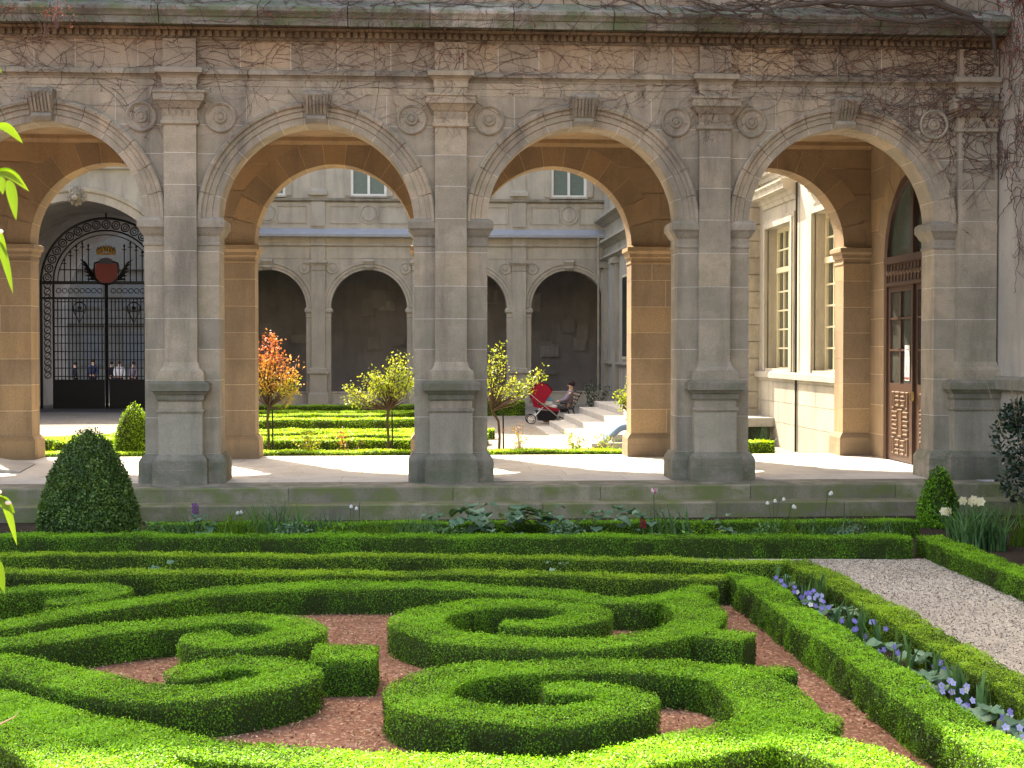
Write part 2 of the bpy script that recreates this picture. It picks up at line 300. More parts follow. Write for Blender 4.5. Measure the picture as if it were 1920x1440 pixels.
def front_pier(cx, xl, xr, pw):
    """xl..xr full pier, pilaster centred at cx, half width pw"""
    P('pier_core', MB().box(xl + .004, xr - .004, .004, .54, 0, ZS), M['mortar'])
    for sx0, sx1, sg in ((xl, cx - pw, -1), (cx + pw, xr, 1)):
        courses(sx0, sx1, 0, .55, [.42, .95, 1.50] + JZ[1:], 'pier_stone', M['face'])
        e0, e1 = (sx0 - .07, sx1 + .02) if sg < 0 else (sx0 - .02, sx1 + .07)
        if xr - cx < .45 and sg > 0: e1 = sx1
        # plinth and impost of the jamb
        P('plinth_block', MB().mould4(e0 + .06, e1 - .06, .0, .55, [(.075, 0), (.075, .30), (.06, .34), (.02, .40), (0, .42)]), M['plinth'])
        P('impost', MB().mould4(sx0, sx1, .0, .55, [(.0, 3.46), (.012, 3.47), (.012, 3.50), (.0, 3.51), (0, 3.60), (.03, 3.64), (.06, 3.70), (.085, 3.73), (.085, 3.82), (.07, 3.85), (.03, 3.875)]), M['mould'])
    courses(cx - pw + .002, cx + pw - .002, -.12, .30, PZ, 'pilaster_stone', M['face'])
    P('pilaster_core', MB().box(cx - pw + .006, cx + pw - .006, -.116, .2, 0, 5.25), M['mortar'])
    # pilaster base, pedestal cap, neck, die, plinth
    pm = M['face']
    P('pilaster_base', MB().mould(cx - pw, cx + pw, -.12, .1, [(.10, 1.49), (.10, 1.61), (.088, 1.613), (.088, 1.635), (.055, 1.65), (.022, 1.69), (.01, 1.73), (.0, 1.765)]), pm)
    P('pedestal_cap', MB().mould(cx - pw, cx + pw, -.14, .1, [(.085, 1.20), (.10, 1.225), (.10, 1.29), (.125, 1.30), (.15, 1.345), (.185, 1.35), (.185, 1.455), (.175, 1.46), (.12, 1.492)]), M['plinth'])
    P('pedestal_fillet', MB().mould(cx - pw, cx + pw, -.14, .1, [(.08, 1.02), (.10, 1.05), (.10, 1.08), (.07, 1.09)]), pm)
    P('pedestal_neck', MB().mould(cx - pw, cx + pw, -.14, .1, [(.07, 1.085), (.07, 1.205)]), M['face'])
    P('pedestal_die', MB().mould(cx - pw, cx + pw, -.14, .1, [(.075, .42), (.075, 1.025)]), M['die'])
    P('pedestal_plinth', MB().mould(cx - pw, cx + pw, -.14, .1, [(.15, 0), (.15, .20), (.147, .205), (.147, .34), (.13, .37), (.09, .41), (.075, .425)]), M['plinth'])
    # capital
    P('capital', MB().mould(cx - pw, cx + pw, -.12, .1, [(.01, 5.20), (.03, 5.22), (.03, 5.26), (.01, 5.27), (.01, 5.43), (.03, 5.44), (.05, 5.47), (.09, 5.52), (.12, 5.54), (.12, 5.63), (.14, 5.65), (.14, 5.68), (.06, 5.69)]), pm)
    for k in range(5):
        xx = cx - pw + .05 + k * (2 * pw - .1) / 4
        P('capital_leaf', MB().loft([[(xx - .03, -.125, 5.29), (xx + .03, -.125, 5.29), (xx, -.12, 5.29)], [(xx - .035, -.15, 5.36), (xx + .035, -.15, 5.36), (xx, -.12, 5.36)], [(xx - .02, -.17, 5.41), (xx + .02, -.17, 5.41), (xx, -.12, 5.42)]]), pm)
    # entablature break above the pilaster
    P('architrave_break', MB().mould(cx - pw, cx + pw, -.13, .1, [(0, 5.70), (0, 5.78), (.012, 5.785), (.012, 5.87), (.03, 5.90), (.07, 5.93), (.10, 5.94), (.10, 6.0), (.08, 6.02), (0, 6.03)]), M['face'])
    P('frieze_break', MB().box(cx - pw, cx + pw, -.13, .1, 6.035, 6.44), M['frieze'])
for p in PIERS: front_pier(p, p - .54, p + .54, .235)
front_pier(8.42, 7.80, 8.74, .30)
AP = [(R_IN, .55), (R_IN, .0), (1.515, .0), (1.525, -.02), (1.60, -.02), (1.61, -.045), (1.655, -.045), (1.675, -.085), (1.715, -.095), (R_OUT, -.07), (R_OUT, .55)]
def arch(cx, y0, prof, nv, mat, core, key=True, name='voussoir', th=.54):
    da = pi / nv
    P('arch_core', MB().sweep(cx, ZS, 0, pi, 40, [(R_IN + .004, y0 + .004), (R_OUT - .03, y0 + .004), (R_OUT - .03, y0 + th), (R_IN + .004, y0 + th)]), core)
    for k in range(nv):
        P(name, MB().sweep(cx, ZS, k * da + .0028, (k + 1) * da - .0028, 5, prof), mat)
for cx in ARCH:
    arch(cx, 0, AP, 13, M['face'], M['mortar'])
    P('keystone', MB().loft([[(cx - w_, y, z), (cx + w_, y, z), (cx + w_, .05, z), (cx - w_, .05, z)] for w_, y, z in
        ((.13, -.05, 5.245), (.145, -.14, 5.25), (.15, -.17, 5.30), (.14, -.15, 5.345), (.145, -.12, 5.36), (.16, -.15, 5.42), (.17, -.20, 5.50), (.175, -.25, 5.58), (.19, -.27, 5.64), (.19, -.25, 5.68), (.17, -.20, 5.70))]), M['mould'])
    for k in range(6):
        xx = cx - .125 + .05 * k
        P('keystone_flute', MB().loft([[(xx - .015, -.14, 5.37), (xx + .015, -.14, 5.37), (xx + .015, -.09, 5.37), (xx - .015, -.09, 5.37)], [(xx - .015, -.225, 5.50), (xx + .015, -.225, 5.50), (xx + .015, -.17, 5.5), (xx - .015, -.17, 5.5)], [(xx - .015, -.285, 5.62), (xx + .015, -.285, 5.62), (xx + .015, -.23, 5.63), (xx - .015, -.23, 5.63)]]), M['mould'])
    for sg in (-1, 1):
        xe = cx + sg * (BAY / 2 - .235)
        if sg > 0 and cx > 6: xe = 8.12
        P('spandrel_core', MB().prism([(cx + sg * (1.70 * cos(a)), ZS + 1.70 * sin(a)) for a in np.linspace(0, pi / 2, 14)] + [(cx, 5.72), (xe, 5.72), (xe, ZS)], .004, .54), M['mortar'])
        zz = [ZS, 4.34, 4.80, 5.22, 5.68]
        for a, b in zip(zz[:-1], zz[1:]):
            pts = []
            for z in np.linspace(a + G, b - G, 5):
                dz = z - ZS; r = R_OUT - .01; pts.append((cx + sg * (sqrt(r * r - dz * dz) if dz < r else 0.0), z))
            pts += [(xe, b - G), (xe, a + G)]
            if b > 5.6:
                mid = cx + sg * 1.02
                top = [(x, z) for x, z in pts[:5]]
                P('spandrel_stone', MB().prism([q if abs(q[0] - cx) < 1.02 else (mid - sg * G, q[1]) for q in pts[:5]] + [(mid - sg * G, b - G)], .0, .5), M['face'])
                P('spandrel_stone', MB().prism([(mid + sg * G, a + G), (mid + sg * G, b - G), (xe, b - G), (xe, a + G)] if abs(pts[0][0] - cx) < 1.02 else [pts[0]] + [q for q in pts[1:5] if abs(q[0] - cx) > 1.03] + [(mid + sg * G, b - G), (xe, b - G), (xe, a + G)], .0, .5), M['face'])
            else: P('spandrel_stone', MB().prism(pts, .0, .5), M['face'])
        xr_ = cx + sg * (BAY / 2 - .57)
        P('roundel', MB().lathe((xr_, 0, 5.33), [(.225, .01), (.225, -.03), (.205, -.045), (.185, -.03), (.17, -.012), (.10, -.012), (.09, -.035), (.07, -.045), (.055, -.03), (.05, -.03), (.03, -.05), (.0, -.055)][:-1] + [(.001, -.055)], 28), M['face'])
# entablature
xa = -13
P('entablature_core', MB().box(-13, 8.73, .004, .54, 5.68, 6.95), M['mortar'])
zl = [(5.680, 5.78, -.006, 'architrave_stone'), (5.783, 5.87, -.014, 'architrave_stone')]
for z0, z1, y, nm in zl:
    x = -13
    while x < 8.73:
        x1 = min(x + random.uniform(1.0, 1.5), 8.735); P(nm, MB().box(x + G, x1 - G, y, .5, z0, z1), M['face']); x = x1
x = -13
while x < 8.73:
    x1 = min(x + random.uniform(1.6, 2.2), 8.735)
    P('string_course', MB().loft([[(xx, .3, 5.873), (xx, -.016, 5.873), (xx, -.03, 5.90), (xx, -.07, 5.93), (xx, -.10, 5.94), (xx, -.10, 6.0), (xx, -.085, 6.015), (xx, .3, 6.03)] for xx in (x + .003, x1 - .003)]), M['mould']); x = x1
x = -13
while x < 8.73:
    x1 = min(x + random.uniform(.55, .95), 8.735); P('frieze_stone', MB().box(x + G, x1 - G, -.0, .5, 6.035, 6.44), M['frieze']); x = x1
P('bed_moulding', MB().loft([[(xx, .3, 6.445), (xx, -.03, 6.445), (xx, -.05, 6.475), (xx, -.05, 6.60), (xx, .3, 6.60)] for xx in (-13, 8.735)]), M['bed'])
dm = MB().box(-.032, .032, -.10, -.04, 6.485, 6.57).mesh('dentil', M['bed'])
x = -6.45; n = 0
while x < 8.65: link('dentil', dm, gal, (x, 0, 0)); x += .105; n += 1
mbd = MB(); x = -6.45 - .105
while x > -13: mbd.box(x - .032, x + .032, -.10, -.04, 6.485, 6.57); x -= .105
P('dentil_row', mbd, M['frieze'], kind='stuff')
P('dentil_cap', MB().loft([[(xx, .3, 6.575), (xx, -.12, 6.575), (xx, -.14, 6.61), (xx, .3, 6.615)] for xx in (-13, 8.735)]), M['bed'])
x = -13
while x < 8.73:
    x1 = min(x + random.uniform(1.15, 1.5), 8.735)
    dy = random.uniform(-.01, .01); dz = random.uniform(-.006, .006)
    P('cornice_stone', MB().loft([[(xx, .4, 6.62), (xx, -.42 + dy, 6.62), (xx, -.43 + dy, 6.58 + dz), (xx, -.47 + dy, 6.58 + dz), (xx, -.475 + dy, 6.68), (xx, -.50 + dy, 6.69), (xx, -.52 + dy, 6.72), (xx, -.56 + dy, 6.76), (xx, -.56 + dy, 6.81), (xx, -.50, 6.85), (xx, .0, 7.06), (xx, .4, 7.08)] for xx in (x + .006, x1 - .006)]), M['cornice']); x = x1
x = -13
while x < 8.73:
    x1 = min(x + random.uniform(1.2, 1.9), 8.735); P('blocking_stone', MB().box(x + .005, x1 - .005, -.05, .5, 7.03, 7.6), M['face']); x = x1
# rear arcade
RP = [(R_IN, YR + .55), (R_IN, YR), (1.85, YR), (1.85, YR + .55)]
for p in PIERS + [8.36]:
    l, r = p - .54, p + .54
    if p > 8: l, r = 7.80, 8.40
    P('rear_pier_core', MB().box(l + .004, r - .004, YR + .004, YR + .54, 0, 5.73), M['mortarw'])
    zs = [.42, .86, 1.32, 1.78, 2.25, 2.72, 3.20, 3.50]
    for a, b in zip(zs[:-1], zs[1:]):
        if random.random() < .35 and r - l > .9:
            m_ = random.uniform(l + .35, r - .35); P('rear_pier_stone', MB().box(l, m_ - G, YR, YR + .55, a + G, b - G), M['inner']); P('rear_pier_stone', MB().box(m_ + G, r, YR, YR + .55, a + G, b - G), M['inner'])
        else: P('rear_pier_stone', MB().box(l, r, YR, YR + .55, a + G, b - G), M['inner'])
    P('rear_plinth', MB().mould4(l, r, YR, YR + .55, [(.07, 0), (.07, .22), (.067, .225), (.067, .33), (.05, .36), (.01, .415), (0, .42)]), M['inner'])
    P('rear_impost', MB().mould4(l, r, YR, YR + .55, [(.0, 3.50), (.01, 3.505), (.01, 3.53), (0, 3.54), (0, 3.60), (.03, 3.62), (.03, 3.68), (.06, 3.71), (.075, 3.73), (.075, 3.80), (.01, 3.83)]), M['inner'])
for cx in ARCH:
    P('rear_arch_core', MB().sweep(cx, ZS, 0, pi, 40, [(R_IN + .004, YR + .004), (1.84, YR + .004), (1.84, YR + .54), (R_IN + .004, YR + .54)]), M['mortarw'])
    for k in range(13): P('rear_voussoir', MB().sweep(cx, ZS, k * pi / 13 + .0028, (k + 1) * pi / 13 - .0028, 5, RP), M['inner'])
    for sg in (-1, 1):
        xe = cx + sg * BAY / 2
        if sg > 0 and cx > 6: xe = 8.40
        zz = [ZS, 4.30, 4.78, 5.25, 5.60]
        for a, b in zip(zz[:-1], zz[1:]):
            pts = []
            for z in np.linspace(a + G, b - G, 5):
                dz = z - ZS; r = 1.855; pts.append((cx + sg * (sqrt(r * r - dz * dz) if dz < r else 0.0), z))
            if b > 5.5: pts = [(cx + sg * sqrt(max(0, 1.855 ** 2 - (z - ZS) ** 2)), z) for z in np.linspace(a + G, b - G, 5)]
            P('rear_spandrel_stone', MB().prism(pts + [(xe - sg * .003, b - G), (xe - sg * .003, a + G)], YR + .0, YR + .5), M['inner'])
        P('rear_spandrel_core', MB().prism([(cx + sg * (1.83 * cos(a)), ZS + 1.83 * sin(a)) for a in np.linspace(0, pi / 2, 14)] + [(cx, 5.72), (xe, 5.72), (xe, ZS)], YR + .004, YR + .54), M['mortarw'])
P('rear_ceiling_moulding', MB().loft([[(xx, YR + .3, 5.60), (xx, YR - .03, 5.60), (xx, YR - .06, 5.66), (xx, YR - .06, 5.73), (xx, YR + .3, 5.73)] for xx in (-13, 8.35)]), M['inner'])
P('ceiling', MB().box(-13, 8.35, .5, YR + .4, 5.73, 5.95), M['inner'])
# end wall of the gallery with its arched door opening (faces -x)
XE = 8.30; DC, DH = 2.36, 1.50; DS = 3.50
def wallx(y0, y1, z0, z1, nm='end_wall_stone', mat=None, x=XE): P(nm, MB().box(x, x + .5, y0 + G, y1 - G, z0 + G, z1 - G), mat or M['inner'])
P('end_wall_core', MB().box(XE + .004, XE + .5, .54, DC - DH - .004, 0, 5.73).box(XE + .004, XE + .5, DC + DH + .004, YR + .02, 0, 5.73), M['mortarw'])
P('end_wall_core', MB().prism([(DC + (DH + .01) * cos(a), DS + (DH + .01) * sin(a)) for a in np.linspace(0, pi, 24)] + [(DC - DH - .01, 5.73), (DC + DH + .01, 5.73)], XE + .01, XE + .49, 'x'), M['mortarw'])
zs = [0, .42, .95, 1.5, 2.0, 2.5, 3.02, DS]
for a, b in zip(zs[:-1], zs[1:]):
    wallx(DC + DH, YR, a, b); wallx(.55, DC - DH, a, b)
for k in range(11):
    P('door_voussoir', MB().sweep(DC, DS, k * pi / 11 + .003, (k + 1) * pi / 11 - .003, 4, [(DH, XE - .0), (DH + .42, XE - .0), (DH + .42, XE + .5), (DH, XE + .5)], 'x'), M['inner'])
for sg in (-1, 1):
    ye = YR if sg > 0 else .55
    zz = [DS, 4.1, 4.65, 5.2, 5.73]
    for a, b in zip(zz[:-1], zz[1:]):
        pts = []
        for z in np.linspace(a + G, b - G, 5):
            dz = z - DS; r = DH + .425; v = DC + sg * (sqrt(r * r - dz * dz) if dz < r else 0.0)
            pts.append((min(v, ye - .01) if sg > 0 else max(v, ye + .01), z))
        P('end_wall_stone', MB().prism(pts + [(ye, b - G), (ye, a + G)], XE + .002, XE + .5, 'x'), M['inner'])
# upper storeys of the gallery building, above the picture: they shade the garden
P('upper_wall', MB().box(-20, 9, .15, 5.1, 5.96, 14.6), M['face'])
P('upper_cornice', MB().box(-20.2, 9.2, -.15, 5.4, 14.6, 14.9), M['cornice'])
P('roof', MB().prism([(.15, 14.9), (5.1, 14.9), (4.3, 18.0), (2.6, 19.4), (.95, 18.0)], -20, 9, 'x'), M['slate'])
for cx in ARCH:
    P('upper_window', MB().box(cx - .6, cx + .6, .10, .2, 8.6, 11.0), M['glass'])
# ------------------------------------------------------------------ door at the end of the gallery
door = thing('double_door', 'tall brown panelled double door with glazed top under an arch at the gallery end', 'door', (XE, DC, 0))
def D(name, mb, mat, par=door): return mb.build(name, mat, par)
dx = .035
D('door_frame', MB().sweep(0, DS, 0, pi, 24, [(DH - .14, dx - .03), (DH - .005, dx - .03), (DH - .005, dx + .1), (DH - .14, dx + .1)], 'x').box(dx - .03, dx + .1, -DH + .005, -DH + .13, 0, DS).box(dx - .03, dx + .1, DH - .13, DH - .005, 0, DS), M['wood'])
D('transom', MB().box(dx - .09, dx + .1, -DH + .13, DH - .13, DS - .06, DS + .06).box(dx - .06, dx + .1, -DH + .13, DH - .13, DS - .45, DS - .39), M['wood'])
fr = D('carved_frieze', MB().box(dx - .01, dx + .06, -DH + .13, DH - .13, DS - .39, DS - .06), M['wood'])
for k in range(16):
    y = -DH + .22 + k * (2 * DH - .44) / 15
    D('carved_boss', MB().lathe((dx - .02, y, DS - .22), [(.05, .02), (.055, -.01), (.03, -.04), (.001, -.05)], 8, 'x').box(dx - .03, dx, y - .012, y + .012, DS - .37, DS - .08), M['woodl'], fr)
D('fanlight', MB().prism([((DH - .15) * cos(a), DS + .06 + (DH - .2) * sin(a)) for a in np.linspace(0, pi, 24)], dx + .03, dx + .04, 'x'), M['glassg'])
D('fanlight_mullion', MB().box(dx - .06, dx + .08, -.06, .06, DS + .06, DS + DH - .05), M['wood'])
for sg in (-1, 1):
    lf = D('door_leaf', MB().box(dx, dx + .07, min(sg * .03, sg * (DH - .13)), max(sg * .03, sg * (DH - .13)), .02, 1.36).box(dx, dx + .07, min(sg * .03, sg * .15), max(sg * .03, sg * .15), 1.36, DS - .45).box(dx, dx + .07, min(sg * (DH - .25), sg * (DH - .13)), max(sg * (DH - .25), sg * (DH - .13)), 1.36, DS - .45).box(dx, dx + .07, min(sg * .15, sg * (DH - .25)), max(sg * .15, sg * (DH - .25)), DS - .55, DS - .45), M['wood'])
    ya, yb = sg * .15, sg * (DH - .25); lo, hi = min(ya, yb), max(ya, yb)
    for j in range(3):
        za = 1.40 + j * .55; zb = za + .52
        D('glazing_bar', MB().box(dx - .01, dx + .05, lo, hi, zb, zb + .035), M['wood'], lf)
        for i in range(2):
            a = lo + i * (hi - lo) / 2; b = a + (hi - lo) / 2
            D('pane', MB().box(dx + .03, dx + .036, a + .02, b - .02, za, zb), M['glassd'], lf)
    D('glazing_bar', MB().box(dx - .01, dx + .05, (lo + hi) / 2 - .02, (lo + hi) / 2 + .02, 1.36, DS - .55), M['wood'], lf)
    c = (lo + hi) / 2
    def pan(y0, y1, z0, z1): D('panel', MB().loft([[(dx + .002, c + y0, z0), (dx + .002, c + y1, z0), (dx + .002, c + y1, z1), (dx + .002, c + y0, z1)], [(dx - .022, c + y0 + .012, z0 + .012), (dx - .022, c + y1 - .012, z0 + .012), (dx - .022, c + y1 - .012, z1 - .012), (dx - .022, c + y0 + .012, z1 - .012)], [(dx - .022, c + y0 + .03, z0 + .03), (dx - .022, c + y1 - .03, z0 + .03), (dx - .022, c + y1 - .03, z1 - .03), (dx - .022, c + y0 + .03, z1 - .03)], [(dx - .01, c + y0 + .04, z0 + .04), (dx - .01, c + y1 - .04, z0 + .04), (dx - .01, c + y1 - .04, z1 - .04), (dx - .01, c + y0 + .04, z1 - .04)]]), M['woodl'], lf)
    pan(-.12, .12, .42, .92)
    for s in (-1, 1):
        pan(min(s * .14, s * .42), max(s * .14, s * .42), .61, .73)
        pan(min(s * .14, s * .42), max(s * .14, s * .42), .76, .88); pan(min(s * .14, s * .42), max(s * .14, s * .42), .46, .58)
        pan(min(s * .28, s * .42), max(s * .28, s * .42), .91, 1.22); pan(min(s * .28, s * .42), max(s * .28, s * .42), .12, .43)
        pan(min(s * .02, s * .25), max(s * .02, s * .25), .95, 1.08) ; pan(min(s * .02, s * .25), max(s * .02, s * .25), .26, .39)
        pan(min(s * .02, s * .25), max(s * .02, s * .25), 1.11, 1.22); pan(min(s * .02, s * .25), max(s * .02, s * .25), .12, .23)
D('meeting_post', MB().box(dx - .05, dx + .0, -.035, .035, .02, DS - .4), M['wood'])
hd = D('handle', MB().tube([(dx - .05, -.09, 1.22), (dx - .10, -.09, 1.22), (dx - .10, -.09, 1.10), (dx - .05, -.09, 1.10)], .014, 6).box(dx - .055, dx - .04, -.105, -.075, 1.08, 1.24), M['gold'])
no = thing('paper_notice', 'narrow white paper notice taped to the door glass', 'notice', (XE + dx - .02, DC + .30, 1.42))
MB().box(-.004, 0, -.11, .11, 0, .60).build('sheet', M['white'], no)
MB().box(-.006, -.0045, -.10, .10, .015, .06).build('red_strip', M['red'], no)
fn = MB()
for z in (.52, .44, .40, .36, .30): fn.box(-.006, -.0045, -.07, .07 if z != .44 else .05, z, z + .012)
fn.box(-.006, -.0045, -.02, .03, .16, .25); fn.box(-.006, -.0045, -.035, .01, .11, .15); fn.box(-.006, -.0045, -.01, .015, .25, .28)
fn.build('printed_lines', M['iron'], no)

# ------------------------------------------------------------------ right garden wall (adjoining building)
rw = thing('adjoining_house_wall', 'rendered wall closing the right edge of the garden with a stone ledge', 'wall')
MB().box(8.75, 9.4, -14, -.01, -.6, 16).build('wall', M['plaster'], rw)
MB().loft([[(8.80, y, 1.33), (8.66, y, 1.33), (8.62, y, 1.36), (8.62, y, 1.50), (8.66, y, 1.54), (8.80, y, 1.56)] for y in (-14, -.16)]).build('ledge', M['mould'], rw)
MB().box(8.70, 8.8, -14, -.16, -.5, .38).build('wall_plinth', M['plinth'], rw)

# ------------------------------------------------------------------ side wing (sunlit, faces -x) right of the courtyard
sw = thing('side_wing', 'sunlit pale stone wing with tall windows along the right of the courtyard', 'building')
def W(name, mb, mat, par=sw, kind=None): return mb.build(name, mat, par, kind=kind)
XW = 8.2; wins = [(5.70, 8.0), (9.70, 12.0)]; ZW0, ZW1 = 1.44, 4.75
def wbox(nm, x, y0, y1, z0, z1, mat=M['side'], d=.5): return W(nm, MB().box(x, x + d, y0, y1, z0, z1), mat)
W('wall', MB().box(XW + .3, XW + 4, 5.25, 12.8, CZ - .1, 13), M['side'])
for a, b in ((5.2, wins[0][0]), (wins[0][1], wins[1][0]), (wins[1][1], 12.8)): 
    W('wall_pier', MB().box(XW, XW + .31, a, b, ZW0, 5.9), M['side'])
for a, b in wins: W('lintel_wall', MB().box(XW, XW + .31, a, b, ZW1, 5.9), M['side'])
W('upper_wall', MB().box(XW, XW + .31, 5.2, 12.8, 6.15, 13), M['side'])
W('string_course', MB().loft([[(XW + .3, y, 5.86), (XW - .03, y, 5.86), (XW - .05, y, 5.95), (XW - .12, y, 6.0), (XW - .12, y, 6.1), (XW - .03, y, 6.16), (XW + .3, y, 6.17)] for y in (5.2, 12.8)]), M['side'])
W('sill_course', MB().loft([[(XW + .3, y, 1.22), (XW - .02, y, 1.22), (XW - .04, y, 1.28), (XW - .12, y, 1.30), (XW - .12, y, 1.42), (XW - .08, y, 1.445), (XW + .3, y, 1.45)] for y in (5.2, 12.8)]), M['side'])
for (z0, z1) in ((CZ, .30), (.30, .76), (.76, 1.215)):
    y = 5.2
    while y < 12.8:
        y1 = min(y + random.uniform(.9, 1.5), 12.8); wbox('dado_stone', XW - .02, y + .006, y1 - .006, z0 + .005, z1 - .005, M['sidedado']); y = y1
W('dado_core', MB().box(XW, XW + .3, 5.2, 12.8, CZ - .1, 1.25), M['mortar'])
for k, (a, b) in enumerate(wins):
    fm = MB()
    for i, (o, xx) in enumerate(((.20, .05), (.12, .08))):
        fm.box(XW - xx, XW + .02, a - o, a - (.12 if i == 0 else 0) , ZW0 + .02, ZW1 + o).box(XW - xx, XW + .02, b + (.12 if i == 0 else 0), b + o, ZW0 + .02, ZW1 + o).box(XW - xx, XW + .02, a - (.12 if i == 0 else 0), b + (.12 if i == 0 else 0), ZW1 + (.12 if i == 0 else 0), ZW1 + o)
    W('architrave', fm, M['side'])
    W('hood', MB().loft([[(XW + .1, y0, 5.22), (XW - .04, y0, 5.22), (XW - .08, y0, 5.30), (XW - .12, y0, 5.32), (XW - .16, y0, 5.42), (XW - .32, y0, 5.44), (XW - .32, y0, 5.54), (XW - .38, y0, 5.60), (XW - .38, y0, 5.63), (XW + .1, y0, 5.68)] for y0 in (a - .35, b + .35)]), M['side'])
    xg = XW + .27
    wn = W('window', MB().box(xg - .05, xg + .02, a, a + .09, ZW0, ZW1).box(xg - .05, xg + .02, b - .09, b, ZW0, ZW1).box(xg - .05, xg + .02, a + .09, b - .09, ZW1 - .09, ZW1).box(xg - .05, xg + .02, a + .09, b - .09, ZW0, ZW0 + .1).box(xg - .09, xg + .02, a + .09, b - .09, 3.72, 3.84).box(xg - .06, xg + .02, (a + b) / 2 - .07, (a + b) / 2 + .07, ZW0 + .1, 3.72).box(xg - .06, xg + .02, (a + b) / 2 - .07, (a + b) / 2 + .07, 3.84, ZW1 - .09), M['cream'])
    for s in range(2):
        p0 = a + .09 if s == 0 else (a + b) / 2 + .07; p1 = (a + b) / 2 - .07 if s == 0 else b - .09
        for za, zb, n in ((ZW0 + .1, 3.72, 5), (3.84, ZW1 - .09, 2)):
            for j in range(n):
                z0 = za + (zb - za) * j / n; z1 = za + (zb - za) * (j + 1) / n
                if j: W('glazing_bar', MB().box(xg - .04, xg + .01, p0, p1, z0 - .02, z0 + .02), M['cream'], wn)
                for i in range(2):
                    y0 = p0 + (p1 - p0) * i / 2; y1 = p0 + (p1 - p0) * (i + 1) / 2
                    W('pane', MB().box(xg, xg + .006, y0 + .01, y1 - .01, z0 + .01, z1 - .01), M['glass'], wn)
            W('glazing_bar', MB().box(xg - .042, xg + .01, (p0 + p1) / 2 - .018, (p0 + p1) / 2 + .018, za, zb), M['cream'], wn)
    W('window_sill', MB().box(XW - .06, xg + .02, a + .05, b - .05, ZW0 + .0, ZW0 + .07), M['side'])
W('drainpipe', MB().tube([(XW - .05, 9.25, CZ), (XW - .05, 9.25, 5.8)], .024, 8), M['iron'])
# projecting block further back
for k, z in enumerate(np.arange(CZ, 6.8, .40)):
    W('quoin', MB().box(7.35, 7.75, 12.8, 13.3, z + .012, z + .388), M['side']); W('quoin', MB().box(7.762, 8.6, 12.8, 13.3, z + .012, z + .388), M['side'])
W('block_wall', MB().box(7.38, 12, 12.83, 35.2, CZ - .1, 14), M['side'])
for z, p, h in ((6.75, .42, .30), (5.9, .34, .22), (5.35, .22, .18), (1.3, .15, .18)):
    W('block_cornice', MB().loft([[(7.5, y, z), (7.36, y, z), (7.38 - p * .5, y, z + h * .4), (7.38 - p, y, z + h * .6), (7.38 - p, y, z + h), (7.5, y, z + h + .03)] for y in (13.0 + (0 if z > 2 else .4), 35.2)]), M['side'])
for y in (15, 19, 23, 27, 31, 34.2):
    W('block_pilaster', MB().box(7.22, 7.4, y, y + .7, CZ, 5.35).box(7.1, 7.4, y - .08, y + .78, 5.1, 5.3), M['side'])
for y in (16.6, 20.6, 24.6, 28.6):
    q = W('block_window', MB().box(7.33, 7.42, y, y + 1.3, 1.6, 4.6), M['cream']); W('pane', MB().box(7.32, 7.335, y + .1, y + 1.2, 1.7, 4.5), M['glass'], q)
W('drainpipe', MB().tube([(7.0, 34.0, CZ), (7.0, 34.0, 6.3)], .04, 8), M['mould'])

# ------------------------------------------------------------------ perron steps
st = thing('courtyard_steps', 'broad pale stone steps climbing right from the courtyard gravel', 'steps')
for k, (x, yf, z) in enumerate(((3.4, 19.7, CZ + .012), (3.80, 19.95, -.10), (4.30, 20.75, .06), (4.86, 21.75, .22), (5.38, 22.2, .38))):
    yn = 9.4 + .45 * k; y = yn
    while y < yf - .1:
        y1 = min(y + random.uniform(1.6, 2.4), yf)
        MB().loft([[(x, y + .003, z - .2), (9 if k == 4 else x + 1.2, y + .003, z - .2), (9 if k == 4 else x + 1.2, y1 - .003, z - .2), (x, y1 - .003, z - .2)], [(x, y + .003, z - .012), (9 if k == 4 else x + 1.2, y + .003, z - .012), (9 if k == 4 else x + 1.2, y1 - .003, z - .012), (x, y1 - .003, z - .012)], [(x + .012, y + .003, z), (9 if k == 4 else x + 1.2, y + .003, z), (9 if k == 4 else x + 1.2, y1 - .003, z), (x + .012, y1 - .003, z)]]).build('step_stone', M['stepw'], st); y = y1
MB().box(5.5, 7.36, 9.6 + 1.8, 22.1, CZ - .1, .36).box(4.2, 5.5, 10.5, 20.6, CZ - .1, -.11).build('step_core', M['mortar'], st)

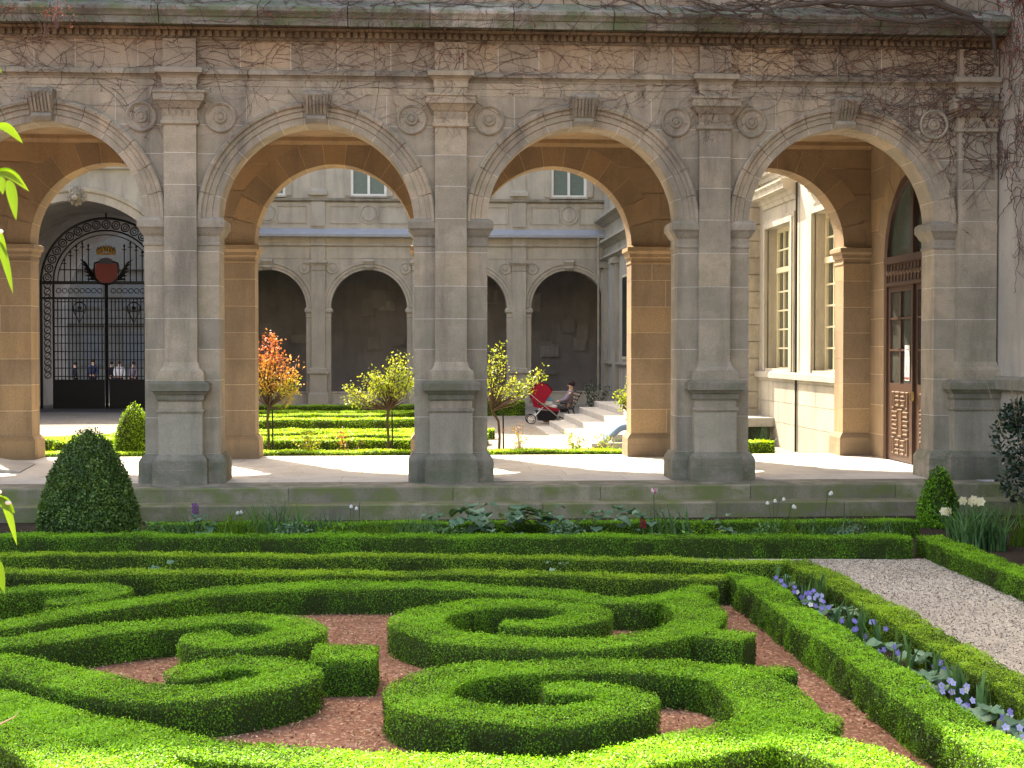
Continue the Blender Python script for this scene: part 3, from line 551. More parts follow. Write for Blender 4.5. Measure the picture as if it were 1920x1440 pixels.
# ------------------------------------------------------------------ far wing
YF = 35.3; FB = 3.92; F0 = .10; FS, FR, FO = 3.58, 1.48, 1.79
fw = thing('far_wing', 'pale two-storey arcaded wing across the far end of the courtyard', 'building')
def Fp(name, mb, mat, par=fw, kind=None): return mb.build(name, mat, par, kind=kind)
FA = [F0 + (k + .5) * FB for k in (-2, -1, 0, 1)]; FPi = [F0 + k * FB for k in (-2, -1, 0, 1, 2)]
for p in FPi:
    Fp('pier', MB().box(p - .48, p + .48, YF, YF + .55, -.2, FS), M['far'])
    Fp('pilaster', MB().box(p - .27, p + .27, YF - .12, YF + .1, 1.2, 5.05), M['far'])
    Fp('pedestal', MB().mould(p - .27, p + .27, YF - .14, YF + .1, [(.12, -.17), (.12, .2), (.06, .28), (.06, .95), (.14, 1.02), (.14, 1.1), (.06, 1.11), (.06, 1.2), (0, 1.23)]), M['far'])
    Fp('capital', MB().mould(p - .27, p + .27, YF - .12, YF + .1, [(0, 5.0), (.03, 5.05), (.0, 5.07), (0, 5.2), (.05, 5.28), (.10, 5.32), (.10, 5.42), (.02, 5.43)]), M['far'])
    for sg in (-1, 1): Fp('impost', MB().mould(p + sg * .375 - .105, p + sg * .375 + .105, YF, YF + .5, [(0, 3.2), (.02, 3.22), (0, 3.25), (0, 3.35), (.06, 3.42), (.06, 3.52), (0, 3.58)]), M['far'])
    Fp('entablature_break', MB().mould(p - .27, p + .27, YF - .14, YF + .1, [(0, 5.43), (0, 5.95), (.08, 6.0), (.08, 6.06), (0, 6.08), (0, 6.3), (.05, 6.32)]), M['far'])
    Fp('attic_pilaster', MB().box(p - .27, p + .27, YF - .09, YF + .1, 6.75, 7.7), M['far'])
    Fp('upper_pilaster', MB().mould(p - .25, p + .25, YF - .06, YF + .1, [(.10, 7.95), (.10, 8.1), (.02, 8.15), (0, 8.2), (0, 11.5)]), M['far'])
for cx in FA:
    for k in range(11): Fp('voussoir', MB().sweep(cx, FS, k * pi / 11 + .001, (k + 1) * pi / 11 - .001, 4, [(FR, YF + .5), (FR, YF), (FR + .1, YF), (FR + .11, YF - .04), (FR + .2, YF - .04), (FR + .24, YF - .08), (FO, YF - .08), (FO, YF + .5)]), M['far'])
    for sg in (-1, 1):
        xe = cx + sg * FB / 2
        Fp('spandrel', MB().prism([(cx + sg * 1.74 * cos(a), FS + 1.74 * sin(a)) for a in np.linspace(0, pi / 2, 14)] + [(cx, 5.5), (xe, 5.5), (xe, FS)], YF + .002, YF + .5), M['far'])
        Fp('roundel', MB().lathe((cx + sg * 1.42, YF, 5.12), [(.24, .01), (.24, -.03), (.2, -.05), (.17, -.02), (.10, -.02), (.08, -.05), (.001, -.06)], 20), M['far'])
    Fp('keystone', MB().loft([[(cx - w_, YF + y, z), (cx + w_, YF + y, z), (cx + w_, YF + .05, z), (cx - w_, YF + .05, z)] for w_, y, z in ((.15, -.08, 5.05), (.17, -.18, 5.15), (.17, -.14, 5.22), (.2, -.25, 5.38), (.2, -.22, 5.46))]), M['far'])
    Fp('parapet', MB().mould(cx - 1.48, cx + 1.48, YF + .15, YF + .4, [(0, -.2), (0, .22), (.03, .24), (.03, .30)]), M['far'])
    # attic panels and medallion
    for sg in (-1, 1): Fp('panel_moulding', MB().box(min(cx + sg * .38, cx + sg * 1.5), max(cx + sg * .38, cx + sg * 1.5), YF - .05, YF, 7.52, 7.56).box(min(cx + sg * .38, cx + sg * 1.5), max(cx + sg * .38, cx + sg * 1.5), YF - .05, YF, 6.86, 6.90).box(cx + sg * 1.5 - .02, cx + sg * 1.5 + .02, YF - .05, YF, 6.9, 7.52).box(cx + sg * .40 - .02, cx + sg * .40 + .02, YF - .05, YF, 6.9, 7.52), M['far'])
    Fp('medallion', MB().lathe((cx, YF, 7.22), [(.38, .01), (.38, -.05), (.33, -.06), (.31, -.02), (.27, -.02), (.26, -.06), (.001, -.06)], 24), M['far'])
    # upper window
    wz0, wz1 = 7.93, 10.3
    Fp('window_surround', MB().box(cx - .95, cx - .70, YF - .08, YF + .1, wz0, wz1 + .25).box(cx + .70, cx + .95, YF - .08, YF + .1, wz0, wz1 + .25).box(cx - .7, cx + .7, YF - .08, YF + .1, wz1, wz1 + .25), M['far'])
    wn = Fp('window', MB().box(cx - .70, cx - .60, YF - .02, YF + .1, wz0, wz1).box(cx + .60, cx + .70, YF - .02, YF + .1, wz0, wz1).box(cx - .05, cx + .05, YF - .03, YF + .1, wz0, wz1).box(cx - .6, cx + .6, YF - .02, YF + .1, wz0, wz0 + .08).box(cx - .6, cx + .6, YF - .02, YF + .1, 9.05, 9.12), M['white'])
    for sg in (-1, 1):
        lo, hi = min(cx + sg * .05, cx + sg * .6), max(cx + sg * .05, cx + sg * .6)
        Fp('pane', MB().box(lo, hi, YF + .05, YF + .06, wz0 + .08, 9.05), M['curt'], wn); Fp('pane', MB().box(lo, hi, YF + .05, YF + .06, 9.12, wz1), M['glass'], wn)
    Fp('sill', MB().box(cx - .75, cx + .75, YF - .14, YF, 7.86, 7.93), M['far'])
Fp('entablature', MB().box(-8, 8, YF - .02, YF + .5, 5.5, 6.32).loft([[(xx, YF + .1, 5.95), (xx, YF - .04, 5.95), (xx, YF - .12, 6.0), (xx, YF - .12, 6.05), (xx, YF + .1, 6.08)] for xx in (-8, 8)]), M['far'])
Fp('lead_ledge', MB().loft([[(xx, YF + .1, 6.32), (xx, YF - .40, 6.32), (xx, YF - .42, 6.42), (xx, YF - .38, 6.45), (xx, YF - .0, 6.66), (xx, YF + .1, 6.70)] for xx in (-8, 8)]), M['lead'])
Fp('attic_wall', MB().box(-8, 8, YF + .0, YF + .6, 6.66, 7.75), M['far'])
Fp('sill_cornice', MB().loft([[(xx, YF + .1, 7.68), (xx, YF - .03, 7.68), (xx, YF - .15, 7.74), (xx, YF - .15, 7.82), (xx, YF + .1, 7.86)] for xx in (-8, 8)]), M['mould'])
um = MB()
xs = [-8] + [v for cx in FA for v in (cx - .72, cx + .72)] + [8]
for a, b in zip(xs[::2], xs[1::2]): um.box(a, b, YF, YF + .6, 7.75, 22)
for cx in FA: um.box(cx - .72, cx + .72, YF + .0, YF + .6, 10.3, 22).box(cx - .72, cx + .72, YF + .2, YF + .6, 7.75, 10.3)
Fp('upper_wall', um, M['far'])
Fp('roof', MB().prism([(YF - .3, 22), (YF + 9, 22), (YF + 8, 26), (YF + 4.5, 28.5), (YF + 1.2, 26)], -8, 12, 'x'), M['slate'])  # unseen wall top and roof raised so their shadow reaches mid-courtyard
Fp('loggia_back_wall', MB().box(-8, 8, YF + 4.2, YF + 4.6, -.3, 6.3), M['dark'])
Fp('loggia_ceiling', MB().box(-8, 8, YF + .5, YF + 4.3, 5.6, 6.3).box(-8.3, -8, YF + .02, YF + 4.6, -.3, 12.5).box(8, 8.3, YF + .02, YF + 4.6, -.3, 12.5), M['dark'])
Fp('plinth_step', MB().box(-8, 7.3, YF - 1.0, YF + 4.3, -.4, -.17), M['far'])
rr = random.Random(3)
M['relief'] = stone('old_relief_stone', (.40, .385, .38), (.31, .30, .30), (.17, .165, .165), .5)
for cx in FA:
    for j in range(7):
        a = cx + rr.uniform(-1.3, .9); z = rr.uniform(.6, 4.0); w_, h_ = rr.uniform(.3, .8), rr.uniform(.25, .8)
        Fp('relief_slab', MB().box(a, a + w_, YF + 4.12 - .012 * j, YF + 4.3, z, z + h_).box(a + .06, a + w_ - .06, YF + 4.05 - .012 * j, YF + 4.13, z + .06, z + h_ - .06), M['relief'])

# ------------------------------------------------------------------ gate pavilion and iron gate
YG = 28.8; gx = -11.54; gzs = 3.78; gr = 3.26
gp = thing('gate_pavilion', 'plastered carriage archway framing the iron gate at the far left', 'building')
def Gp(name, mb, mat, par=gp): return mb.build(name, mat, par)
arcp = [(gx + gr * cos(a), gzs + gr * sin(a)) for a in np.linspace(0, pi, 32)]
Gp('front_wall', MB().prism(arcp + [(gx - gr, CZ - .1), (-20, CZ - .1), (-20, 8.45), (-7.4, 8.45), (-7.4, CZ - .1), (gx + gr, CZ - .1)], YG, YG + .5), M['side'])
for k in range(17): Gp('archway_voussoir', MB().sweep(gx, gzs, k * pi / 17 + .001, (k + 1) * pi / 17 - .001, 3, [(gr - .01, YG + .3), (gr - .01, YG - .05), (gr + .25, YG - .05), (gr + .30, YG - .13), (gr + .42, YG - .16), (gr + .45, YG + .1)]), M['far'])
Gp('vault', MB().sweep(gx, gzs, 0, pi, 28, [(gr - .0, YG + .5), (gr + .3, YG + .5), (gr + .3, 41), (gr, 41)]), M['dark'])  # extra depth behind the gate added to keep sun off it
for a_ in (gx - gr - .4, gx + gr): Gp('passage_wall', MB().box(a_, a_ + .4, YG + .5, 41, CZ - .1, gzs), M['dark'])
Gp('upper_storey', MB().box(-20, -7.4, YG + .5, 41, 7.45, 8.3).box(-20, -7.4, YG + 4, 41, 8.3, 12).box(-20, gx - gr - .4, YG + .5, 40.9, -.4, 7.45).box(gx + gr + .4, -8.35, YG + .5, 40.9, -.4, 7.45), M['side'])  # unseen mass carried on past the gate to block sun from behind
Gp('string_course', MB().box(-20, -7.3, YG - .15, YG + .1, 8.1, 8.35), M['side'])
# lion mask keystone
lm = MB(); c = Vector((gx, YG - .18, gzs + gr + .12))
def ell(mb, c, r, nu=10, nv=7):
    R = []
    for j in range(nv + 1):
        t = -pi / 2 + pi * j / nv; R.append([(c[0] + r[0] * max(cos(t), .02) * cos(2 * pi * i / nu), c[1] + r[1] * max(cos(t), .02) * sin(2 * pi * i / nu), c[2] + r[2] * sin(t)) for i in range(nu)])
    return mb.loft(R)
ell(lm, c, (.20, .2, .26)); ell(lm, c + Vector((0, -.2, -.08)), (.12, .14, .11))
for k in range(12):
    a = 2 * pi * k / 12; ell(lm, c + Vector((.24 * cos(a), .05, .26 * sin(a))), (.07, .10, .10), 6, 4)
for s in (-1, 1): ell(lm, c + Vector((s * .1, -.19, .06)), (.05, .05, .04), 6, 4)
Gp('lion_mask', lm, M['mould'])
ig = thing('iron_gate', 'tall black wrought-iron gate with scrolled arch, red shield and gilded crown', 'gate', (-11.57, 33.5, CZ))
def I(name, mb, mat=None, par=ig): return mb.build(name, mat or M['iron'], par)
r1, r2 = 2.40, 1.95; zt = 4.70
def arcpts(r, a0=0, a1=pi, n=30, z=zt): return [(r * cos(a0 + (a1 - a0) * k / n), 0, z + r * sin(a0 + (a1 - a0) * k / n)) for k in range(n + 1)]
I('outer_arch', MB().tube(arcpts(r1), .05, 6).tube([(-r1, 0, 0), (-r1, 0, zt)], .055, 6).tube([(r1, 0, 0), (r1, 0, zt)], .055, 6))
I('inner_arch', MB().tube(arcpts(r2), .035, 6).tube([(-r2, 0, 0), (-r2, 0, zt)], .045, 6).tube([(r2, 0, 0), (r2, 0, zt)], .045, 6).tube(arcpts(r2 - .16), .02, 5))
def ring(mb, x, z, r, t=.016, n=14): return mb.tube([(x + r * cos(2 * pi * k / n), 0, z + r * sin(2 * pi * k / n)) for k in range(n + 1)], t, 4)
for k in range(19):
    a = pi * (k + .5) / 19; rm = (r1 + r2) / 2
    m_ = MB(); ring(m_, rm * cos(a), zt + rm * sin(a), .15, .026, 10); ring(m_, rm * cos(a), zt + rm * sin(a), .07, .02, 8); I('scroll_ring', m_)
for s in (-1, 1):
    for k in range(15):
        m_ = MB(); z = 1.25 + k * .24; x = s * (r1 + r2) / 2; ring(m_, x, z, .12, .02, 10); m_.tube([(x - .12, 0, z - .12), (x + .12, 0, z + .12)], .014, 4); I('scroll_ring', m_)
I('transom_bar', MB().box(-r1, r1, -.05, .05, zt - .06, zt + .06).box(-r1, r1, -.04, .04, zt - .62, zt - .54))
I('centre_post', MB().tube([(0, -.02, 0), (0, -.02, zt)], .07, 6))
for s in (-1, 1):
    lf = I('gate_leaf', MB().box(min(s * .08, s * r2), max(s * .08, s * r2), -.02, .02, 0, 1.02).box(min(s * .08, s * r2), max(s * .08, s * r2), -.03, .03, 1.02, 1.08).box(min(s * .2, s * 1.8), max(s * .2, s * 1.8), -.03, .03, .15, .2))
    for k in range(14):
        x = s * (.18 + k * .135); I('bar', MB().tube([(x, 0, 1.05), (x, 0, zt - .58)], .019, 4), None, lf)
    for z in np.arange(1.2, 4.0, .31): I('cross_rail', MB().box(min(s * .08, s * r2), max(s * .08, s * r2), -.012, .012, z - .017, z + .017), None, lf)
    m_ = MB()
    for k in range(8): ring(m_, s * (.25 + k * .215), zt - .30, .09, .016, 8)
    I('ring_frieze', m_, None, lf)
    m_ = MB()
    for q in (-1, 1):
        pts = [(s * 1.0 + q * (.05 + .18 * t * cos(5 * t * pi / 2 * .8)), 0, 3.75 + .17 * t * sin(5 * t * pi / 2 * .8) + .1 * q * 0) for t in np.linspace(.1, 1.3, 16)]; m_.tube(pts, .02, 4)
        m_.tube([(s * 1.0 + q * .25, 0, 3.7), (s * 1.0 + q * .12, 0, 3.45), (s * 1.0, 0, 3.2)], .02, 4)
    I('scroll', m_, None, lf)
for k in range(-8, 9):
    x = k * .22
    if abs(x) > 1.75 or abs(x) < .5: continue
    h = min(sqrt((r2 - .16) ** 2 - x * x) - .08, 1.5 - abs(abs(x) - 1.0) * .4)
    I('spear_bar', MB().tube([(x, 0, zt), (x, 0, zt + h)], .02, 4).tube([(x - .08, 0, zt + h - .12), (x + .08, 0, zt + h - .12)], .018, 4).lathe((x, 0, zt + h), [(.03, -.03), (.045, .02), (.002, .1)], 6, 'z'))
I('lower_rail', MB().box(-1.75, 1.75, -.012, .012, zt + .46, zt + .50))
sh = MB(); sp = [(0, -.46), (.22, -.40), (.40, -.22), (.44, .05), (.40, .32), (.2, .38), (0, .34), (-.2, .38), (-.40, .32), (-.44, .05), (-.40, -.22), (-.22, -.40)]
I('shield', MB().prism([(x * .95, zt + .40 + z * .95) for x, z in sp], -.06, .0), M['red'])
I('shield_rim', MB().tube([(x * 1.05, -.03, zt + .40 + z * 1.05) for x, z in sp + sp[:1]], .04, 5))
I('shield_chief', MB().prism([(-.26, zt + .70), (.26, zt + .70), (.22, zt + .88), (0, zt + .94), (-.22, zt + .88)], -.08, -.05), M['blue'])
cr = MB()
for k in range(7):
    x = -.30 + k * .1; cr.lathe((x, -.05, zt + 1.20 + .08 * cos((k - 3) * .5)), [(.05, -.12), (.06, 0), (.04, .08), (.002, .14)], 7, 'z')
cr.box(-.34, .34, -.1, .0, zt + 1.04, zt + 1.12)
I('crown', cr, M['gold'])
I('finial', MB().tube([(0, 0, zt + r1), (0, 0, zt + r1 + .42)], .035, 5).tube([(-.15, 0, zt + r1 + .25), (.15, 0, zt + r1 + .25)], .02, 4))
for s in (-1, 1):
    wr = MB()
    for k in range(6):
        a = -.9 + k * .35; x = s * (.55 + .05 * k); wr.tube([(s * .35, 0, zt + .1), (x, 0, zt + .15 + .12 * k), (x + s * .16, 0, zt + .12 + .15 * k)], [.03, .05, .01], 4)
    I('wreath', wr)
# street side building
sb = thing('street_building', 'grey stone street facade seen through the iron gate', 'building')
MB().box(-40, 2, 73, 76, -.5, 42).build('facade', M['street'], sb)  # upper height unseen, raised only to shade the street and passers-by
MB().box(-40, 2, 72.7, 73, 3.6, 3.9).box(-40, 2, 72.7, 73, 7.0, 7.3).build('string_course', M['street'], sb)
for k in range(8):
    x = -26 + k * 2.6; f_ = MB().box(x - .75, x + .75, 72.9, 73.0, .9 if k % 3 else -.3, 3.2).build('window', M['street'], sb); MB().box(x - .62, x + .62, 72.86, 72.9, 1.0, 3.1).build('pane', M['shut'], f_)
    f_ = MB().box(x - .7, x + .7, 72.9, 73.0, 4.6, 6.6).build('window', M['street'], sb); MB().box(x - .6, x + .6, 72.86, 72.9, 4.7, 6.5).build('pane', M['shut'], f_)
# left side wing of courtyard (off picture) closes the yard
lw = thing('left_courtyard_wing', 'stone wing closing the left side of the courtyard behind the arcade', 'building')
MB().box(-17.5, -14.6, 5.3, 28.8, -.4, 8).build('wall', M['far'], lw)
# ------------------------------------------------------------------ hedges
def catmull(pts, step=.04):
    P_ = [np.array(p, float) for p in pts]
    if len(P_) == 2: n = max(2, int(np.linalg.norm(P_[1] - P_[0]) / step)); return np.array([P_[0] + (P_[1] - P_[0]) * k / n for k in range(n + 1)])
    P_ = [2 * P_[0] - P_[1]] + P_ + [2 * P_[-1] - P_[-2]]; out = []
    for i in range(1, len(P_) - 2):
        a, b, c, d = P_[i - 1:i + 3]; n = max(2, int(np.linalg.norm(c - b) / step))
        for k in range(n):
            t = k / n; out.append(.5 * ((2 * b) + (c - a) * t + (2 * a - 5 * b + 4 * c - d) * t * t + (3 * b - a - 3 * c + d) * t ** 3))
    out.append(P_[-2]); return np.array(out)
NL = 0
def hedge(name, label, cat, pts, wd=.42, h=.24, z0=GZ, dens=9000, ls=.017, mat='box', group=None, young=.5, rough=.012, smooth=True, round_end=True):
    """clipped hedge along a centre line: dark twiggy body and a shell of small leaves"""
    global NL
    if z0 == GZ: dens *= 1.5; ls *= .80
    C = catmull(pts) if smooth else np.concatenate([catmull([a, b])[:-1] for a, b in zip(pts[:-1], pts[1:])] + [np.array([pts[-1]], float)])
    n = len(C); T = np.gradient(C, axis=0); T = T / np.maximum(np.linalg.norm(T, axis=1, keepdims=True), 1e-9)
    for _ in range(2):
        if n > 4: T[1:-1] = (T[:-2] + T[1:-1] + T[2:]) / 3
    T = T / np.maximum(np.linalg.norm(T, axis=1, keepdims=True), 1e-9); Nn = np.stack([-T[:, 1], T[:, 0]], 1)
    s = np.concatenate([[0], np.cumsum(np.linalg.norm(np.diff(C, axis=0), axis=1))]); Ltot = s[-1]
    wv = wd if hasattr(wd, '__len__') else [wd, wd]
    hw = np.interp(s / Ltot, np.linspace(0, 1, len(wv)), wv) / 2
    hw = hw * (1 + .03 * np.sin(s * 3.1 + len(pts)) + .02 * np.sin(s * 7.7 + 1))
    if round_end:
        e = np.minimum(np.minimum(s, Ltot - s) / .07, 1); hw = hw * (.72 + .28 * np.sqrt(np.clip(1 - (1 - e) ** 2, 0, 1)))
    hh = h * (1 + .02 * np.sin(s * 2.3) + .02 * np.sin(s * 5.9 + 2))
    root = thing(name, label, cat, (float(C[n // 2, 0]), float(C[n // 2, 1]), z0), 0, group); ox, oy = float(C[n // 2, 0]), float(C[n // 2, 1])
    # body
    ins = .022; cs = [(-1, 0.0), (-1, .80), (-.82, 1.0), (.82, 1.0), (1, .80), (1, 0.0)]; ste = max(1, int(.06 / .04)); idx = list(range(0, n, ste)) + ([n - 1] if (n - 1) % ste else [])
    mb = MB(); mb.loft([[(C[i, 0] - ox + Nn[i, 0] * a * (hw[i] - ins), C[i, 1] - oy + Nn[i, 1] * a * (hw[i] - ins), b * (hh[i] - ins) + (0 if b else -.02)) for a, b in cs] for i in idx])
    mb.build('twiggy_core', M['hbody'], root)
    # leaf shell
    peri = 2 * hw.mean() + 2 * h; m = int(dens * peri * Ltot) + int(dens * 2 * wv[0] * h)
    NL += m
    u = RNG.random(m) * Ltot; ends = RNG.random(m) < (2 * wv[0] * h) / (peri * Ltot + 2 * wv[0] * h)
    cx = np.interp(u, s, C[:, 0]); cy = np.interp(u, s, C[:, 1]); nx = np.interp(u, s, Nn[:, 0]); ny = np.interp(u, s, Nn[:, 1]); w_ = np.interp(u, s, hw); h_ = np.interp(u, s, hh)
    q = RNG.random(m) * (2 * w_ + 2 * h_); top = q < 2 * w_; a = np.where(top, q - w_, np.where(q < 2 * w_ + h_, w_, -w_)); zz = np.where(top, h_, np.where(q < 2 * w_ + h_, q - 2 * w_, q - 2 * w_ - h_))
    # rounded top edge
    edge = np.clip((np.abs(a) - (w_ - .02)) / .02, 0, 1); zz = np.where(top, zz - .006 * edge ** 2, zz); a = np.where((~top) & (zz > h_ - .03), a * (1 - .05 * (zz - h_ + .03) / .03), a)
    N3 = np.where(top[:, None], np.array([[0, 0, 1.]]), np.stack([nx * np.sign(a), ny * np.sign(a), np.full(m, .15)], 1))
    N3 = N3 + np.where(top, edge, 0)[:, None] * .7 * np.stack([nx * np.sign(a), ny * np.sign(a), np.zeros(m)], 1)
    P3 = np.stack([cx + nx * a, cy + ny * a, zz], 1)
    # end faces
    ei = RNG.random(m) < .5; tx = np.where(ei, -T[0, 0], T[-1, 0]); ty = np.where(ei, -T[0, 1], T[-1, 1]); bx = np.where(ei, C[0, 0], C[-1, 0]); by = np.where(ei, C[0, 1], C[-1, 1]); wx = np.where(ei, hw[0], hw[-1]) 
    enx = np.where(ei, Nn[0, 0], Nn[-1, 0]); eny = np.where(ei, Nn[0, 1], Nn[-1, 1]); ea = (RNG.random(m) * 2 - 1) * wx; ez = RNG.random(m) * h
    P3 = np.where(ends[:, None], np.stack([bx + enx * ea, by + eny * ea, ez], 1), P3); N3 = np.where(ends[:, None], np.stack([tx, ty, np.full(m, .15)], 1), N3); top = top & ~ends
    N3 = unit(N3)
    # lumpy clip and depth jitter
    lump = .5 * np.sin(P3[:, 0] * 9 + 1.3) * np.sin(P3[:, 1] * 8 + P3[:, 2] * 11) + .5 * np.sin(P3[:, 0] * 23 + P3[:, 2] * 19) * np.sin(P3[:, 1] * 21) + .6 * np.sin(P3[:, 0] * 4.1 + oy) * np.sin(P3[:, 1] * 3.7 + ox)
    dep = -np.abs(RNG.normal(size=m)) * .014 + np.where(RNG.random(m) < .10, RNG.random(m) * np.where(top, .024, .014), 0) + lump * rough
    P3 = P3 + N3 * dep[:, None]; P3[:, 0] -= ox; P3[:, 1] -= oy; P3[:, 2] = np.maximum(P3[:, 2], .0)
    sz = ls * (.65 + .7 * RNG.random(m)); V, F = leaf_np(P3, N3, sz, sz * .62, .55, up=.5)
    brown = (~top) & (np.sin(P3[:, 0] * 5.1 + ox * 3) * np.sin(P3[:, 1] * 4.3 + oy) + np.sin(P3[:, 0] * 13 + P3[:, 1] * 11) * .4 > .62) & (P3[:, 2] < h * .75)
    tint = .28 + .26 * RNG.random(m) + np.where(top, .18, .0) - np.where(brown, .22, 0) + np.where(RNG.random(m) < young * np.where(top, .95, .30), .32, 0) + np.clip(dep / .012, -1.5, 1) * .06  # tint puts new growth and skylight into the tops, dims deeper leaves
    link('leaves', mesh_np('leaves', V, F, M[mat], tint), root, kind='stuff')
    return root
H = {
'R1':[(-3.30, -3.30), (1.45, -3.42), (6.30, -3.58)],
'R2':[(-9.5, -4.1), (-5.16, -4.4), (-1.72, -4.68), (1.33, -4.93), (5.6, -5.3)],
'R2b':[(5.88, -5.1), (5.86, -6.85), (5.83, -8.55), (5.8, -14)],
'R3':[(-9, -5.6), (-4.69, -5.96), (-1.56, -6.28), (1.19, -6.58), (3.7, -7.18)],
'R3b':[(3.81, -7.05), (3.84, -8.89), (3.83, -10.31), (3.8, -11.5), (3.78, -13.01), (3.78, -16)],
'R4':[(-8, -6.9), (-4.31, -7.19), (-1.44, -7.44), (1.11, -7.68), (2.9, -8.08)],
'R4b':[(3.05, -7.98), (3.05, -9.55), (3.05, -11.08), (3.05, -12.63), (3.05, -14), (3.05, -16)],
'A':[(-5.2, -11.1), (-4.2, -10.55), (-3.23, -9.96), (-2.93, -9.53), (-2.45, -9.09), (-2.08, -8.72), (-1.65, -8.44), (-1.2, -8.27), (-0.72, -8.22), (-0.11, -8.30), (0.56, -8.46), (1.02, -8.68), (1.46, -8.98), (1.79, -9.2), (2.12, -9.1), (2.40, -8.78), (2.62, -8.50)],
'B1':[(2.22, -8.95), (2.30, -9.55), (2.22, -10.1), (1.98, -10.52), (1.64, -10.80), (1.23, -10.95), (0.84, -10.96), (0.46, -10.82), (0.15, -10.5), (-0.01, -10.06), (0.10, -9.62), (0.39, -9.36), (0.8, -9.28), (1.15, -9.38), (1.36, -9.62), (1.36, -9.93), (1.14, -10.10), (0.86, -10.16), (0.66, -10.12)],
'B3':[(2.05, -10.50), (2.46, -10.82)],
'C':[(2.10, -13.2), (2.16, -12.75), (2.13, -12.4), (2.04, -12.06), (1.84, -11.83), (1.43, -11.72), (0.96, -11.66), (0.6, -11.72), (0.27, -11.89), (0.06, -12.15), (0.01, -12.47), (0.12, -12.73), (0.37, -12.89), (0.68, -12.97), (0.96, -12.94), (1.21, -12.81), (1.30, -12.58), (1.2, -12.42), (1.0, -12.36), (0.79, -12.38)],
'C2':[(2.0, -11.95), (2.52, -11.88)],
'D':[(-4.2, -11.3), (-3.02, -12.09), (-2.5, -12.50), (-2.1, -12.86), (-1.73, -13.17), (-1.39, -13.42), (-1.02, -13.62), (-0.62, -13.76), (-0.23, -13.86), (0.21, -13.96), (0.59, -14.02), (0.95, -13.97), (1.26, -13.82), (1.58, -13.63), (1.92, -13.40), (2.10, -13.25), (2.24, -13.0)],
'D2':[(1.88, -13.32), (2.10, -13.62), (2.25, -13.89), (2.39, -14.24), (2.52, -14.9)],
'D3':[(-2.7, -12.45), (-2.14, -13.10), (-1.58, -13.82), (-1.14, -14.47), (-.8, -15.2)],
'E':[(-3.8, -10.95), (-3.15, -11.22), (-2.83, -11.38), (-2.48, -11.62), (-2.1, -11.96), (-1.83, -12.18), (-1.52, -12.30), (-1.24, -12.27), (-1.02, -12.12), (-0.86, -11.92), (-0.84, -11.70), (-0.96, -11.53), (-1.18, -11.46), (-1.40, -11.52), (-1.50, -11.68), (-1.40, -11.84)],
'F':[(-4.1, -11.2), (-3.29, -10.8), (-3.03, -10.65), (-2.71, -10.43), (-2.37, -10.19), (-1.88, -9.92), (-1.48, -9.83), (-1.10, -9.95), (-0.90, -10.20), (-0.92, -10.48), (-1.08, -10.66), (-1.32, -10.74), (-1.53, -10.66), (-1.58, -10.48), (-1.45, -10.38)],
'G':[(-4.4, -8.9), (-3.89, -8.57), (-3.67, -8.4), (-3.39, -8.24), (-3.09, -8.16), (-2.84, -8.2), (-2.68, -8.38), (-2.74, -8.62), (-2.92, -8.78), (-3.16, -8.87)],
}
gB = 'straight box hedges edging the beds and paths'; gS = 'scrolled box hedges of the parterre'
hedge('box_hedge', 'low box hedge right at the foot of the gallery steps', 'hedge', H['R1'], .26, .22, dens=7000, ls=.02, group=gB)
hedge('box_hedge', 'dark green box hedge between the flower bed and the far gravel path', 'hedge', H['R2'], .36, .24, dens=6500, ls=.021, group=gB, young=.35)
hedge('box_hedge', 'box hedge running along the right edge of the gravel path', 'hedge', H['R2b'], .34, .22, dens=6500, ls=.02, group=gB)
hedge('box_hedge', 'yellowish box hedge on the near side of the far gravel path', 'hedge', H['R3'], .27, .24, dens=7500, ls=.02, mat='boxy', group=gB, young=.6)
hedge('box_hedge', 'yellowish box hedge along the left edge of the gravel path at right', 'hedge', H['R3b'], .30, .25, dens=9500, mat='boxy', group=gB, young=.35, rough=.02)
hedge('box_hedge', 'box hedge behind the scrolls, nearest of the straight rows', 'hedge', H['R4'], .30, .24, dens=8000, ls=.019, mat='boxy', group=gB, young=.5)
hedge('box_hedge', 'box hedge between the red mulch and the pansy bed', 'hedge', H['R4b'], .32, .27, dens=10000, mat='box', group=gB, young=.55, rough=.02)
hedge('box_scroll', 'long sweeping box band with a hooked tip behind the upper spiral', 'hedge', H['A'], [.30, .34, .38, .42, .42, .42, .34, .26], dens=8500, group=gS)
hedge('box_scroll', 'upper right box spiral with a curled centre', 'hedge', H['B1'], [.5, .42, .40, .42, .42, .42, .42, .36, .30], dens=9000, group=gS)
hedge('box_scroll', 'short square-ended box spur right of the upper spiral', 'hedge', H['B3'], [.42, .34], dens=9000, group=gS)
hedge('box_scroll', 'large lower right box spiral curling inwards', 'hedge', H['C'], [.50, .50, .44, .42, .44, .44, .44, .44, .44, .38, .30], dens=10500, group=gS)
hedge('box_scroll', 'small pointed box spur on the shoulder of the lower spiral', 'hedge', H['C2'], [.34, .20], dens=9500, group=gS)
hedge('box_scroll', 'broad sunlit box band sweeping across the very front', 'hedge', H['D'], [.42, .46, .46, .42, .38, .36, .38, .46, .56], dens=11000, group=gS, young=.8)
hedge('box_scroll', 'box spur running towards the lower right corner beside the mulch', 'hedge', H['D2'], [.45, .38, .36], dens=11000, group=gS, young=.8)
hedge('box_scroll', 'wide box shoulder in the lower left corner', 'hedge', H['D3'], [.55, .62, .6], dens=10500, group=gS, young=.6)
hedge('box_scroll', 'lower left box band ending in a tight curl', 'hedge', H['E'], [.40, .42, .44, .46, .42, .40, .38], dens=10500, group=gS)
